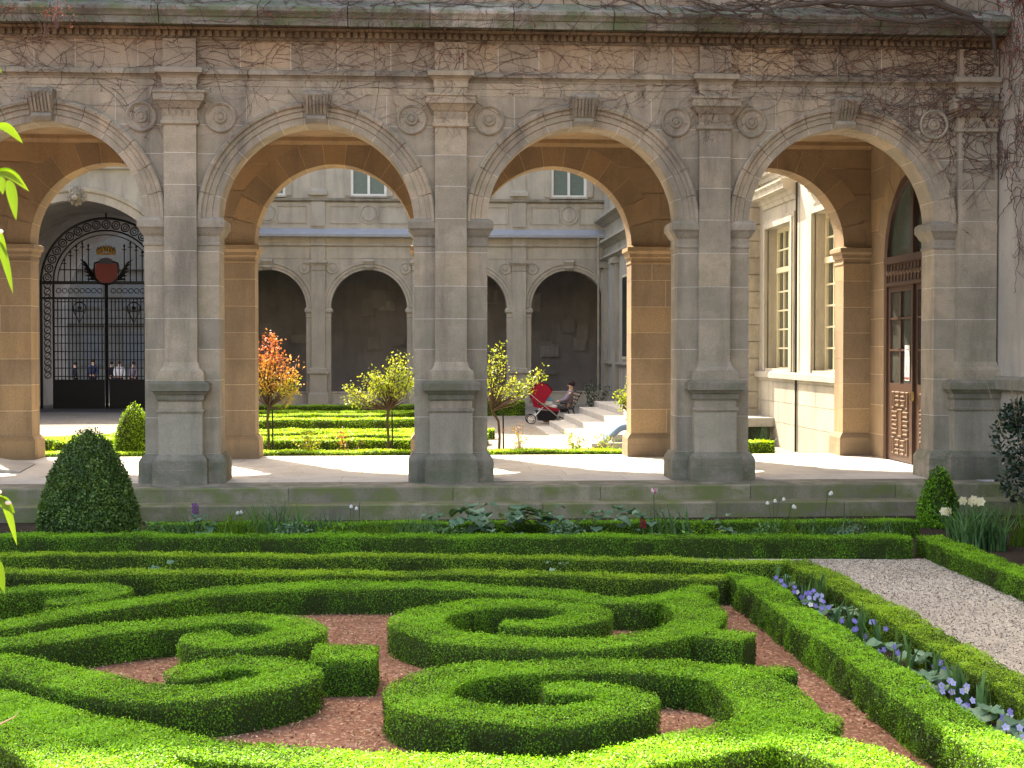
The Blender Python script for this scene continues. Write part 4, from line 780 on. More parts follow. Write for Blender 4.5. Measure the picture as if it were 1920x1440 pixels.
hedge('box_scroll', 'upper left box band ending in a hook beside the small box block', 'hedge', H['F'], [.34, .36, .40, .40, .40, .38, .38], dens=9500, group=gS)
hedge('box_scroll', 'small hooked box band at the far left edge', 'hedge', H['G'], [.30, .34, .34, .32], dens=8500, group=gS)
hedge('box_block', 'small square clipped box block between the left curls and the spirals', 'hedge', [(-.73, -11.25), (-.28, -11.26)], .50, .26, dens=10000, round_end=False)
# courtyard hedges
gC = 'sunlit box hedges of the courtyard parterre'
def ch(pts, label, wd=.4, h=.26, **k): hedge('court_hedge', label, 'hedge', pts, wd, h, z0=CZ, dens=2600, ls=.034, group=gC, young=.8, rough=.02, mat='boxy', **k)
ch([(-9.2, 8.3), (2, 8.3), (5.2, 8.3)], 'sunlit box edging directly behind the gallery floor', .55, .13)
ch([(-4.3, 10.0), (.9, 10.0)], 'second box row behind the rose trees in the courtyard', .4, .26)
ch([(-7.5, 9.4), (-6.7, 10.4), (-5.9, 10.6), (-4.9, 10.0)], 'small sunlit courtyard scroll left of the clipped cone', .42)
ch([(-9.5, 9.5), (-8.3, 10.6), (-7.2, 11.9), (-6.3, 12.6)], 'diagonal sunlit courtyard hedge at the far left', .5)
ch([(-7.8, 10.1), (-6.8, 11.1), (-6.0, 11.6), (-5.0, 11.5)], 'middle diagonal courtyard hedge left of the clipped cone', .4)
ch([(-4.6, 11.8), (-3.4, 11.0), (-2.2, 11.3), (-1.2, 12.0), (.2, 12.2)], 'waving courtyard scroll left of the middle rose tree', .55)
ch([(-2.4, 13.3), (-1.0, 12.7), (.2, 11.0), (1.1, 11.3), (1.4, 12.4), (.6, 13.2), (-.4, 13.4)], 'courtyard spiral right of the middle rose tree', .5)
ch([(-5.2, 13.0), (-3.6, 12.6), (-2.8, 13.2)], 'short courtyard hedge behind the orange rose tree', .5)
ch([(-6.2, 14.2), (1.9, 14.2)], 'long courtyard box row at the edge of the sun', .5, .24)
ch([(-6.6, 17.6), (1.8, 17.6)], 'tall long box row in the middle of the courtyard', .7, .34)
ch([(-5.5, 19.6), (1.6, 19.4)], 'narrow box row behind the tall courtyard row', .5, .26)
ch([(-4.5, 21.5), (-3.2, 22.6), (-1.6, 22.0), (-.2, 23.4), (1.2, 22.4)], 'far courtyard scroll in the shade', .8)
ch([(-5.0, 24.6), (-2.0, 24.0), (1.6, 25.0)], 'farthest courtyard scroll in the shade', .9)
ch([(-6.4, 28.0), (3.4, 28.0)], 'box row in front of the far arcade step', .6, .30)
ch([(1.9, 26.8), (3.6, 26.8)], 'short dark box row left of the pushchair', .6, .5)
ch([(-7.2, 18.5), (-6.3, 18.0)], 'short courtyard hedge end behind the clipped cone', .8, .5)
# ------------------------------------------------------------------ clipped cones
def cone(name, label, x, y, z0, H_, R, mat, dens, ls, n_pow=1.35):
    root = thing(name, label, 'topiary', (x, y, z0))
    def rad(t): return R * (1 - t ** n_pow) ** .62 * (1 - .12 * (1 - t) ** 6)
    mb = MB(); mb.loft([[(max(rad(t) - .04, .01) * cos(2 * pi * k / 20), max(rad(t) - .04, .01) * sin(2 * pi * k / 20), t * (H_ - .04)) for k in range(20)] for t in np.linspace(0, .995, 16)]); mb.build('twiggy_core', M['hbody'], root)
    m = int(dens * pi * R * sqrt(R * R + H_ * H_) * 1.5); t = 1 - np.sqrt(RNG.random(m)) ; t = np.clip(t, 0, .999)
    th = RNG.random(m) * 2 * pi; r = R * (1 - t ** n_pow) ** .62 * (1 - .12 * (1 - t) ** 6)
    N3 = unit(np.stack([np.cos(th), np.sin(th), np.full(m, R / H_) + 1.5 * t ** 6], 1)); P3 = np.stack([r * np.cos(th), r * np.sin(th), t * H_], 1)
    l_ = np.sin(th * 7 + t * 19) * np.sin(t * 31 + th * 3) * .5 + np.sin(th * 17 - t * 40) * .3
    dep = -np.abs(RNG.normal(size=m)) * .03 + l_ * .018 + np.where(RNG.random(m) < .15, RNG.random(m) * .03, 0)
    P3 += N3 * dep[:, None]; sz = ls * (.6 + .8 * RNG.random(m)); V, F = leaf_np(P3, N3, sz, sz * .55, .9, .3)
    link('leaves', mesh_np('leaves', V, F, M[mat], .25 + .5 * RNG.random(m) + np.clip(dep / .03, -1, 1) * .2), root, kind='stuff')
cone('clipped_cone', 'large dark green clipped cone in front of the gallery at left', -4.15, -2.8, GZ, 1.40, .68, 'yew', 6500, .034)
cone('clipped_cone', 'sunlit clipped cone standing in the courtyard behind the first arch', -5.80, 8.7, CZ, 1.14, .45, 'boxy', 4500, .036)
cone('clipped_cone', 'small bright clipped cone among daffodils at right', 6.93, -2.6, GZ, .84, .30, 'box', 5000, .036)
# ------------------------------------------------------------------ mulch chips
m = 26000; px = RNG.uniform(-2.9, 2.95, m); py = RNG.uniform(-14, -8.0, m); P3 = np.stack([px, py, np.full(m, GZ + .006) + RNG.random(m) * .012], 1)
N3 = np.tile([[0, 0, 1.]], (m, 1)); sz = .012 + .022 * RNG.random(m); V, F = leaf_np(P3, N3, sz, sz * .45, .45)
set_props(link('wood_chips', mesh_np('wood_chips', V, F, M['chip'], RNG.random(m))), 'loose reddish wood chips between the scrolled hedges', 'mulch', kind='stuff')
m = 16000; px = RNG.uniform(4.0, 5.7, m); py = -5.5 - 6.5 * RNG.random(m) ** 1.2; P3 = np.stack([px, py, np.full(m, GZ + .006)], 1); sz = .010 + .014 * RNG.random(m)
M['peb'] = leafmat('pale_pebble', [(0, (.22, .19, .16)), (.6, (.46, .41, .35)), (1, (.66, .62, .56))], 0, .9, .05, .1)
V, F = leaf_np(P3, np.tile([[0, 0, 1.]], (m, 1)), sz, sz * .9, .35, fold=.35)
set_props(link('loose_gravel', mesh_np('loose_gravel', V, F, M['peb'], RNG.random(m))), 'loose beige gravel on the path at right', 'gravel', kind='stuff')
m = 2600; P3 = np.stack([RNG.uniform(-2.6, 2.9, m), RNG.uniform(-13.6, -8.6, m), np.full(m, GZ + .022)], 1); V, F = leaf_np(P3, np.tile([[0, 0, 1.]], (m, 1)), .016, .009, .5)
set_props(link('hedge_clippings', mesh_np('hedge_clippings', V, F, M['boxy'], .2 + .7 * RNG.random(m))), 'stray green box clippings fallen on the red mulch', 'clippings', kind='stuff')
# ------------------------------------------------------------------ bed plants
def at(name, label, cat, x, y, z=GZ, group=None): return thing(name, label, cat, (x, y, z), 0, group)
def blades(root, n, h, w, lean=.3, mat='iris', nm='blade', r0=.05, seg=5, joined=None):
    """long tapering blades; a few singly, many joined"""
    R = random; many = n > 14; V = []; F = []
    for k in range(n):
        a = R.uniform(0, 2 * pi); hh = h * R.uniform(.6, 1.1); ln = lean * R.uniform(.2, 1.3); bx, by = r0 * R.uniform(-1, 1), r0 * R.uniform(-1, 1); tw = R.uniform(0, pi)
        b = len(V)
        for i in range(seg + 1):
            t = i / seg; cx = bx + cos(a) * ln * hh * t * t; cy = by + sin(a) * ln * hh * t * t; cz = hh * (t - .22 * ln * t ** 3); ww = w * .5 * (1 - t ** 2.2) + .0008
            V += [(cx - cos(tw) * ww, cy - sin(tw) * ww, cz), (cx + cos(tw) * ww, cy + sin(tw) * ww, cz)]
            if i < seg: F.append((b + 2 * i, b + 2 * i + 1, b + 2 * i + 3, b + 2 * i + 2))
        if not many:
            link(nm, mesh_np(nm, V, F, M[mat], [R.random()] * len(F)), root); V = []; F = []
    if many: link(nm + '_cluster', mesh_np(nm, V, F, M[mat], [R.random() for _ in F]), root, kind='stuff')
def broad(root, n, L, W_, hgt, mat='hosta', nm='leaf', spread=.1):
    R = random
    for k in range(n):
        a = R.uniform(0, 2 * pi); el = R.uniform(.1, .8); l = L * R.uniform(.6, 1.1); w_ = W_ * l / L; base = Vector((R.uniform(-spread, spread), R.uniform(-spread, spread), hgt * R.uniform(.1, .7)))
        V = []; F = []; nu, nv = 6, 4
        for i in range(nu + 1):
            t = i / nu; wid = w_ * .5 * (sin(pi * min(1, .10 + .9 * t)) ** .6) * (1 if t < .98 else .3)
            for j in range(nv + 1):
                s = j / nv * 2 - 1; r = .25 * l + t * l; zz = hgt * .3 + t * l * el * .8 - t * t * l * .55 + abs(s) * wid * .22 + .008 * sin(t * 25) * abs(s)
                V.append((base.x + cos(a) * r * .8 - sin(a) * s * wid, base.y + sin(a) * r * .8 + cos(a) * s * wid, base.z + zz))
        for i in range(nu):
            for j in range(nv): q = i * (nv + 1) + j; F.append((q, q + 1, q + nv + 2, q + nv + 1))
        link(nm, mesh_np(nm, V, F, M[mat], [R.uniform(.1, .9)] * len(F), True), root)
def flower5(name, mat, root, p, r, face=(0, -1, .3), npet=5, cup=.25, centre='yellow'):
    f = Vector(face).normalized(); u = f.cross(Vector((0, 0, 1))).normalized(); v = u.cross(f); mb = MB(); ph = random.uniform(0, 1)
    for k in range(npet):
        a = 2 * pi * (k + ph) / npet; d = u * cos(a) + v * sin(a); s_ = u * -sin(a) + v * cos(a); P_ = Vector(p)
        mb.add([P_, P_ + d * r * .55 + s_ * r * .42 + f * r * cup * .6, P_ + d * r + f * r * cup, P_ + d * r * .55 - s_ * r * .42 + f * r * cup * .6], [(0, 1, 2, 3)])
    o = mb.build(name, M[mat], root)
    if centre: ell(MB(), Vector(p) + f * r * .1, (r * .18,) * 3, 6, 3).build('flower_centre', M[centre], o)
ordn = ['first', 'second', 'third', 'fourth', 'fifth', 'sixth', 'seventh', 'eighth', 'ninth', 'tenth', 'eleventh', 'twelfth', 'thirteenth', 'fourteenth']
PZ_ = [(3.38, -8.24, 4, 'violet', .2), (3.36, -8.72, 4, 'violet', .2), (3.44, -8.98, 9, 'violet', .25), (3.40, -9.15, 5, 'lilac', .2), (3.35, -9.52, 5, 'violet', .2), (3.36, -10.2, 4, 'violet', .2), (3.33, -10.55, 5, 'violet', .2), (3.58, -10.4, 5, 'violet', .2), (3.40, -11.2, 4, 'violet', .2), (3.62, -11.74, 5, 'violet', .2), (3.42, -12.43, 8, 'lilac', .2), (3.34, -12.80, 4, 'lilac', .2), (3.5, -13.15, 6, 'violet', .2), (3.36, -13.49, 5, 'lilac', .2)]
for i, (x, y, n, mt, h_) in enumerate(PZ_):
    r_ = at('pansy', '%s clump of %s pansies counted from the far end of the bed' % (ordn[i], mt), 'flowers', x, y, GZ, 'pansies in the bed between the hedges')
    broad(r_, 6, .06, .04, .12, 'fresh' if i % 2 else 'iris')
    for k in range(n):
        q = (random.uniform(-.09, .09), random.uniform(-.09, .09), random.uniform(.17, .25)); MB().tube([(q[0] * .3, q[1] * .3, 0), (q[0], q[1] + .01, q[2])], .0025, 3).build('stem', M['fresh'], r_)
        flower5('flower', mt if random.random() < .7 else random.choice(('pwhite', 'lilac', 'violet')), r_, q, .025, (random.uniform(-.5, .5), -1, random.uniform(.1, .8)))
IR = [(3.42, -8.05, 5), (3.52, -8.35, 6), (3.62, -8.6, 8), (3.42, -8.9, 5), (3.60, -9.9, 4), (3.42, -9.9, 7), (3.40, -10.75, 5), (3.58, -10.95, 5), (3.40, -11.5, 5), (3.55, -11.75, 5), (3.62, -12.5, 8), (3.5, -12.2, 4)]
for i, (x, y, n) in enumerate(IR):
    r_ = at('iris_plant', '%s fan of upright iris blades from the far end of the pansy bed' % ordn[i], 'plant', x, y, GZ, 'iris fans in the pansy bed'); blades(r_, n + 3, .36, .042, .22, r0=.07)
BR = [(3.45, -7.85, 6), (3.45, -9.35, 6), (3.55, -9.6, 6), (3.40, -11.0, 6), (3.60, -11.35, 7), (3.45, -11.95, 7), (3.40, -12.95, 6), (3.58, -13.25, 8), (3.45, -13.6, 5)]
for i, (x, y, n) in enumerate(BR):
    r_ = at('broad_leaf_plant', '%s rosette of ribbed grey-green leaves from the far end of the pansy bed' % ordn[i], 'plant', x, y, GZ, 'broad-leaved rosettes in the pansy bed'); broad(r_, n + 2, .17, .21, .20, spread=.07)
r_ = at('broad_leaf_plant', 'single grey-green rosette peeping between the straight hedges at left', 'plant', -2.55, -6.75); broad(r_, 6, .13, .12, .24)
r_ = at('broad_leaf_plant', 'single grey-green rosette peeping between the straight hedges in the middle', 'plant', 1.35, -7.15); broad(r_, 5, .12, .11, .24)
for i, (x, y, n, l) in enumerate([(.62, -3.9, 8, .20), (.88, -3.75, 9, .24), (1.25, -3.8, 10, .26), (1.62, -3.9, 9, .22), (.80, -4.3, 8, .16), (1.15, -4.35, 8, .15), (2.1, -4.3, 7, .16), (2.45, -4.0, 8, .22), (.2, -4.2, 7, .12), (3.6, -4.5, 8, .14), (-2.5, -4.1, 7, .14), (2.75, -4.4, 7, .13)]):
    r_ = at('broad_leaf_plant', '%s big-leaved bergenia from the left under the gallery steps' % ordn[i], 'plant', x, y, GZ, 'big-leaved plants below the steps'); broad(r_, n + 3, l * 1.15, l * .95, .46)
for i, (x, y, n, h_, w_) in enumerate([(-2.05, -4.1, 60, .42, .014), (-1.65, -4.0, 60, .46, .014), (-1.15, -4.1, 50, .38, .012), (-.6, -4.2, 50, .32, .012), (.0, -4.2, 50, .34, .012), (3.05, -4.2, 16, .40, .03), (4.4, -4.4, 40, .34, .014), (4.85, -4.6, 24, .36, .022), (-2.75, -4.0, 50, .34, .010), (7.3, -4.6, 40, .48, .018), (3.75, -4.6, 50, .22, .010), (5.5, -4.5, 40, .28, .010), (-.3, -4.1, 30, .28, .012)]):
    r_ = at('leafy_clump', '%s tuft of narrow upright leaves from the left below the steps' % ordn[i], 'plant', x, y, GZ, 'narrow-leaved tufts below the steps'); blades(r_, int(n * 1.7), h_ * 1.28, w_ * 1.25, .55, mat='iris' if i % 3 else 'fresh', r0=.26)
for x, y, n, lab in ((6.62, -4.7, 150, 'tall clump of daffodils with cream flowers beside the small cone'), (7.0, -6.3, 110, 'nearer clump of cream daffodils at the right edge')):
    r_ = at('daffodil_clump', lab, 'flowers', x, y); blades(r_, int(n * 2.2), .56, .020, .5, r0=.27)
    for k in range(7):
        q = (random.uniform(-.42, .12), random.uniform(-.15, .15), random.uniform(.42, .62)) if n == 150 else (random.uniform(-.35, .1), random.uniform(-.2, .2), random.uniform(.35, .52))
        MB().tube([(q[0] * .3, q[1] * .3, 0), (q[0] * .8, q[1] * .8, q[2] * .7), (q[0], q[1] + .01, q[2])], .004, 4).build('stem', M['iris'], r_)
        fl = thing('x', None, None) if False else None
        flower5('flower', 'dcream', r_, q, .06, (random.uniform(-.6, .6), -1, random.uniform(-.1, .4)), 6, .1, 'dcream')
def tulip(lab, x, y, hgt, mt):
    r_ = at('tulip', lab, 'flower', x, y); MB().tube([(0, 0, 0), (.01, 0, hgt * .5), (0, 0, hgt)], .005, 5).build('stem', M['fresh'], r_); blades(r_, 4, hgt * .6, .04, .5)
    for k in range(6):
        a = 2 * pi * k / 6; MB().loft([[(0, 0, hgt), (.004 * cos(a), .004 * sin(a), hgt), (.004, 0, hgt + .002)], [(.035 * cos(a - .5), .035 * sin(a - .5), hgt + .035), (.035 * cos(a + .5), .035 * sin(a + .5), hgt + .035), (.04 * cos(a), .04 * sin(a), hgt + .035)], [(.045 * cos(a), .045 * sin(a), hgt + .085), (.046 * cos(a) + .001, .045 * sin(a), hgt + .085), (.046 * cos(a), .046 * sin(a), hgt + .086)]]).build('petal', M[mt if k % 2 else 'pwhite'], r_)
tulip('single pink and white tulip standing above the hedge before the steps', 2.88, -3.95, .60, 'pink')
def spike(lab, x, y, hgt, mt, nn=26):
    r_ = at('hyacinth', lab, 'flower', x, y); MB().tube([(0, 0, 0), (0, 0, hgt)], .008, 5).build('stem', M['fresh'], r_); mb = MB()
    for k in range(nn):
        a = k * 2.4; z = hgt - .16 + .16 * k / nn; ell(mb, (.03 * cos(a), .03 * sin(a), z), (.014, .014, .012), 5, 3)
    mb.build('flower_spike', M[mt], r_); blades(r_, 6, .25, .02, .4)
spike('red hyacinth flower above the rear hedge', 2.74, -4.0, .36, 'rred')
spike('purple flower head above a leafy clump before the left pier', -2.64, -4.0, .54, 'purple')
for i, (x, y, hgt, n) in enumerate([(4.30, -4.2, .58, 3), (4.45, -4.2, .54, 2), (4.88, -4.3, .66, 2), (-2.05, -4.0, .50, 2), (-.78, -4.0, .50, 2)]):
    r_ = at('snowflake_flower', '%s thin stem of white bell flowers from the right before the steps' % ordn[[2, 1, 0, 4, 3][i]], 'flower', x, y, GZ, 'white bell flowers on thin stems')
    for k in range(n):
        dx_ = random.uniform(-.05, .05); hz = hgt * random.uniform(.9, 1.05); MB().tube([(0, 0, 0), (dx_, 0, hz * .7), (dx_ * 1.8, 0, hz), (dx_ * 2.2 + .02, 0, hz - .02)], .003, 3).build('stem', M['iris'], r_)
        MB().lathe((dx_ * 2.2 + .02, 0, hz - .03), [(.004, .02), (.018, .008), (.024, -.015), (.018, -.022)], 7, 'z').build('bell', M['pwhite'], r_)
def twiggy(name, lab, cat, x, y, z, n, h_, mat, t0=.006, spread=.5, leaves=None, nl=0, ll=.03, parent=None):
    r_ = at(name, lab, cat, x, y, z) ; mb = MB(); tips = []
    for k in range(n):
        a = random.uniform(0, 2 * pi); p = Vector((random.uniform(-.05, .05), random.uniform(-.05, .05), 0)); d = Vector((cos(a) * spread * random.random(), sin(a) * spread * random.random(), 1)).normalized(); pts = [p.copy()]
        for i in range(6): d = (d + Vector([random.uniform(-.25, .25) for _ in range(3)]) + Vector((0, 0, .05))).normalized(); p = p + d * h_ / 6; pts.append(p.copy()); tips.append((p.copy()))
        mb.tube(pts, [t0 * (1 - i / 7) for i in range(7)], 4)
    mb.build('twigs', M[mat], r_, kind='stuff')
    if leaves:
        P3 = np.array([tips[random.randrange(len(tips))] for _ in range(nl)], float) + RNG.normal(size=(nl, 3)) * .04; N3 = RNG.normal(size=(nl, 3)); V, F = leaf_np(P3, unit(N3), ll * (.6 + .8 * RNG.random(nl)), ll * .6, .6)
        link('leaves', mesh_np('leaves', V, F, M[leaves], RNG.random(nl)), r_, kind='stuff')
    return r_
twiggy('bare_shrub', 'bare brown twiggy shrub low in front of the steps at right', 'shrub', 5.2, -4.5, GZ, 40, .46, 'bark', .004, 1.3)
twiggy('rose_bush', 'low rose bush with yellow-green leaves behind the gallery floor at left', 'rose bush', -2.2, 8.6, CZ, 14, .5, 'bark', .008, 1.0, 'rosey', 420, .05)
twiggy('rose_bush', 'low rose bush with orange young leaves in the courtyard', 'rose bush', -1.5, 8.7, CZ, 8, .55, 'bark', .008, .8, 'roseo', 120, .05)
twiggy('rose_bush', 'small rose bush left of the middle pier in the courtyard', 'rose bush', .1, 8.9, CZ, 8, .5, 'bark', .008, .8, 'rosey', 160, .05)
twiggy('rose_bush', 'sparse red-leaved rose bush on the sunlit gravel', 'rose bush', 2.15, 8.9, CZ, 10, .62, 'bark', .007, .7, 'roseo', 90, .055)
twiggy('rose_bush', 'yellow-green rose bush at the foot of the steps', 'rose bush', 3.35, 8.8, CZ, 16, .5, 'bark', .007, 1.3, 'rosey', 300, .05)
twiggy('rose_bush', 'leafy rose bush in front of the seated visitor in jeans', 'rose bush', 3.95, 8.7, CZ, 12, .45, 'bark', .007, 1.1, 'rosey', 240, .05)
hx = [(-3.1, -4.2), (-1.45, -4.35), (-.95, -4.45), (.35, -4.5), (1.75, -4.5), (3.35, -4.75), (4.1, -4.75), (5.05, -4.85)]
for i, (x, y) in enumerate(hx):
    r_ = at('leafy_mound', '%s low mound of small mixed leaves from the left behind the dark box row' % ordn[i], 'plant', x, y, GZ, 'low leafy mounds below the steps')
    m = 420; P3 = unit(RNG.normal(size=(m, 3))) * np.array([[.28, .16, .24]]) * (.7 + .4 * RNG.random((m, 1))); P3[:, 2] = np.abs(P3[:, 2]) * 1.2 + .03; V, F = leaf_np(P3, unit(P3 + [[0, 0, .2]]), .05 * (.6 + .8 * RNG.random(m)), .03, .6)
    link('leaves', mesh_np('leaves', V, F, M[('iris', 'hosta', 'box')[i % 3]], RNG.random(m)), r_, kind='stuff')
twiggy('grey_shrub', 'grey wispy shrub at the foot of the sunlit side wing', 'shrub', 7.55, 9.6, CZ, 60, .62, 'iris', .006, 1.0)
twiggy('green_shrub', 'dark green shrub beside the bench at the top of the steps', 'shrub', 5.6, 24.5, CZ, 14, 1.1, 'bark', .01, .6, 'ever', 700, .07)
hedge('court_hedge', 'bright green low edging before the side wing', 'hedge', [(5.2, 8.2), (7.4, 8.3)], .5, .3, z0=CZ, dens=3000, ls=.034, group=gC, young=.8, mat='boxy')
# standard rose trees
def rose_tree(lab, x, y, blobs, fork, mat, nl, ll=.058, stake=True):
    r_ = at('rose_tree', lab, 'tree', x, y, CZ); h0 = fork[2]
    MB().tube([(0, 0, 0), (.015, 0, h0 * .4), (-.01, 0, h0 * .75), fork], [.03, .027, .027, .034], 7).build('trunk', M['bark'], r_)
    if stake: MB().tube([(.10, .02, 0), (.09, .02, h0 * .95)], .018, 6).build('stake', M['iron'], r_)
    br = MB(); P3 = []
    for (bx, bz, br_, w_) in blobs:
        for k in range(max(3, int(w_ * 7))):
            e = Vector((bx + random.gauss(0, br_ * .6), random.gauss(0, .22), bz + random.gauss(0, br_ * .45))); f = Vector(fork); mid = f.lerp(e, .5) + Vector((random.uniform(-.13, .13), random.uniform(-.1, .1), random.uniform(-.14, .02)))
            pts = [f, f.lerp(mid, .5), mid, mid.lerp(e, .5) + Vector((random.uniform(-.03, .03), 0, random.uniform(-.03, .03))), e]; br.tube(pts, [.02, .015, .011, .008, .005], 4)
            for _ in range(int(nl * w_ / sum(b[3] for b in blobs) / max(3, int(w_ * 7)))):
                t = random.uniform(.25, 1.05); q = mid.lerp(e, t) + Vector((random.gauss(0, .065), random.gauss(0, .065), random.gauss(0, .05))); P3.append(q)
    br.build('branches', M['bark'], r_)
    P3 = np.array(P3, float); m = len(P3); N3 = unit(RNG.normal(size=(m, 3)) + np.array([[0, 0, .8]])); V, F = leaf_np(P3, N3, ll * (.6 + .7 * RNG.random(m)), ll * .62, .5, fold=.1)
    tint = .25 + .6 * RNG.random(m)
    if mat == 'roseo': tint = np.clip((P3[:, 2] - 1.25) * .75 + .30 * RNG.random(m) + .1, 0, 1)
    link('leaves', mesh_np('leaves', V, F, M[mat], tint), r_, kind='stuff')
rose_tree('standard rose tree with orange and red young leaves behind the second arch', -3.11, 9.08, [(.05, 1.55, .25, 1), (.35, 1.75, .25, 1), (-.1, 2.15, .28, 1), (.15, 2.35, .2, .8), (.6, 1.35, .15, .5), (.0, 2.55, .15, .4), (-.4, 1.7, .25, .8), (.45, 2.1, .16, .5), (.7, 1.55, .12, .3)], (.02, 0, 1.0), 'roseo', 2100, .066)
rose_tree('broad standard rose tree with yellow-green leaves in the middle of the second arch', -.61, 8.91, [(-.75, 1.45, .2, .7), (-.45, 1.6, .22, 1), (-.1, 1.75, .22, 1), (.1, 1.45, .22, 1), (.35, 1.75, .22, 1), (.6, 1.6, .2, .7), (-.8, 1.2, .14, .4), (-.35, 1.25, .2, .6), (.25, 2.0, .15, .5), (.05, 2.0, .12, .3)], (.02, 0, .95), 'rosey', 2100, .056)
rose_tree('sparse standard rose tree leaning right behind the third arch', 1.73, 9.06, [(-.1, 2.05, .2, .9), (.05, 2.3, .12, .5), (-.15, 1.7, .18, .7), (.25, 1.55, .16, .7), (.5, 1.5, .14, .6), (.85, 1.6, .14, .6), (.98, 1.78, .08, .35), (.6, 1.35, .1, .4), (.1, 1.35, .14, .5)], (-.15, 0, .92), 'rosey', 950, .062)
rose_tree('small standard rose tree partly hidden by the pier beside the steps', 4.42, 8.6, [(-.1, 1.3, .15, 1), (.1, 1.5, .15, 1), (0, 1.1, .14, .8)], (0, 0, .95), 'rosey', 420, .07)
# dark evergreen shrub at the right edge
r_ = at('evergreen_shrub', 'dark glossy evergreen shrub with bare shoots at the right edge', 'shrub', 8.20, -2.3, GZ)
P3 = []
for bx, by, bz, rr_ in ((.0, 0, .55, .28), (.1, .0, .85, .32), (-.05, .1, 1.15, .32), (.15, 0, 1.4, .28), (-.1, -.05, 1.45, .22), (.3, -.1, 1.1, .3), (.3, 0, .7, .3)):
    q = RNG.normal(size=(420, 3)); P3.append(unit(q) * (rr_ * (.75 + .3 * RNG.random((420, 1)))) + np.array([[bx, by, bz]]))
P3 = np.concatenate(P3); m = len(P3); V, F = leaf_np(P3, unit(RNG.normal(size=(m, 3)) + [[0, -.3, .5]]), .075 * (.6 + .7 * RNG.random(m)), .042, .5)
link('leaves', mesh_np('leaves', V, F, M['ever'], RNG.random(m)), r_, kind='stuff')
mb = MB()
for k in range(16):
    a = random.uniform(-1, 1); mb.tube([(0.1, 0, 0), (.1 + a * .1, 0, .8), (.05 + a * .4, -.1, 1.35 + random.uniform(-.1, .1)), (-.0 + a * .65, -.15 + random.uniform(-.2, .2), 1.75 + random.uniform(-.15, .25))], [.02, .012, .008, .004], 4)
mb.build('shoots', M['paletwig'], r_)
# ------------------------------------------------------------------ climbing vines on the facade
def yface(x, z):                                     # facade surface depth at x, z
    y = -.005
    for p in PIERS + [8.42]:
        if abs(x - p) < .25 and z > 1.8: y = -.13
        if abs(x - p) < .38 and 5.44 < z < 5.7: y = -.27
    if 5.93 < z < 6.03: y = min(y, -.11)
    if 6.44 < z < 6.56: y = -.07
    if 6.56 <= z < 6.82: y = -.58
    if z >= 6.85: y = -.52 + (z - 6.85) * 2.4
    if z > 7.05: y = -.06
    for c in ARCH:
        d = sqrt((x - c) ** 2 + (z - ZS) ** 2)
        if z > ZS and d < R_OUT: y = min(y, -.1)
        if abs(x - c) < .2 and 5.25 < z < 5.7: y = -.28
    return y
def ok(x, z):
    for c in ARCH:
        if (z > ZS and sqrt((x - c) ** 2 + (z - ZS) ** 2) < R_IN + .15) or (z <= ZS and abs(x - c) < R_IN + .02): return False
    return x < 8.72 and z < 7.3
def vine(lab, x0, x1, zlo, n, seeds, thick=.006, red=.05, down=.0):
    root = thing('climbing_vine', lab, 'vine', ((x0 + x1) / 2, 0, 6.5), 0, 'leafless vines on the arcade'); cx = (x0 + x1) / 2
    mb = MB(); buds = []; st_ = [(random.uniform(x0, x1), random.uniform(*seeds), random.uniform(-pi, pi), random.uniform(12, 34), thick) for _ in range(n)]
    tot = 0
    while st_ and tot < n * 26:
        x, z, a, L_, t = st_.pop(); pts = []
        for i in range(int(L_)):
            if not ok(x, z) or z < zlo: break
            pts.append((x - cx, yface(x, z) - t - random.random() * .02, z - 6.5)); a += random.gauss(0, .20) - .05 * sin(2 * a)
            x += cos(a) * .055; z += sin(a) * .055; tot += 1
            if random.random() < .10 and t > .0022: st_.append((x, z, a + random.choice((-1, 1)) * random.uniform(.5, 1.2), L_ * .55, t * .7))
            if random.random() < red * .5: buds.append((x - cx, yface(x, z) - .02, z - 6.5))
        if len(pts) > 2: mb.tube(pts, [t * (1 - .6 * i / len(pts)) for i in range(len(pts))], 3)
    mb.build('twigs', M['twig'], root, kind='stuff')
    if buds:
        P3 = np.repeat(np.array(buds), 3, 0) + RNG.normal(size=(len(buds) * 3, 3)) * .02; V, F = leaf_np(P3, unit(RNG.normal(size=(len(P3), 3)) + [[0, -1, 0]]), .03, .018, .5); link('buds', mesh_np('buds', V, F, M['bud'], RNG.random(len(P3))), root, kind='stuff')
names = ['leftmost arch', 'second arch from the left', 'third arch from the left', 'rightmost arch']
for i, c in enumerate(ARCH[1:]):
    vine('leafless reddish vine spread over the stone above the %s' % names[i], c - 1.96, min(c + 1.96, 8.7), 5.0, [100, 120, 110, 210][i], (5.65, 6.5), .0042)
    vine('tangle of bare stems lying along the mossy cornice above the %s' % names[i], c - 1.96, min(c + 1.96, 8.7), 6.35, [34, 44, 52, 110][i], (6.5, 7.25), .0075, .09)
vine('bare vine trailing down the pilaster at the right end of the arcade', 7.9, 8.7, 3.6, 150, (4.6, 6.6), .006, .1)
vt = thing('vine_trunk', 'thick gnarled vine stems crossing the cornice at the upper right', 'vine', (6.5, -.7, 6.8)); mb = MB()
for k in range(12):
    x = random.uniform(-4, .5); z = random.uniform(.0, .3); pts = []; a = random.uniform(-.25, .25)
    for i in range(22): pts.append((x, random.uniform(-.05, .05) + (.1 if z > .2 else 0), z)); a += random.gauss(0, .22); a *= .9; x += cos(a) * .13; z = min(.55, max(-.12, z + sin(a) * .13))
    pts = [p for p in pts if p[0] < 2.1]
    if len(pts) > 3: mb.tube(pts, [random.uniform(.010, .022) * (1 - .5 * i / len(pts)) for i in range(len(pts))], 5)
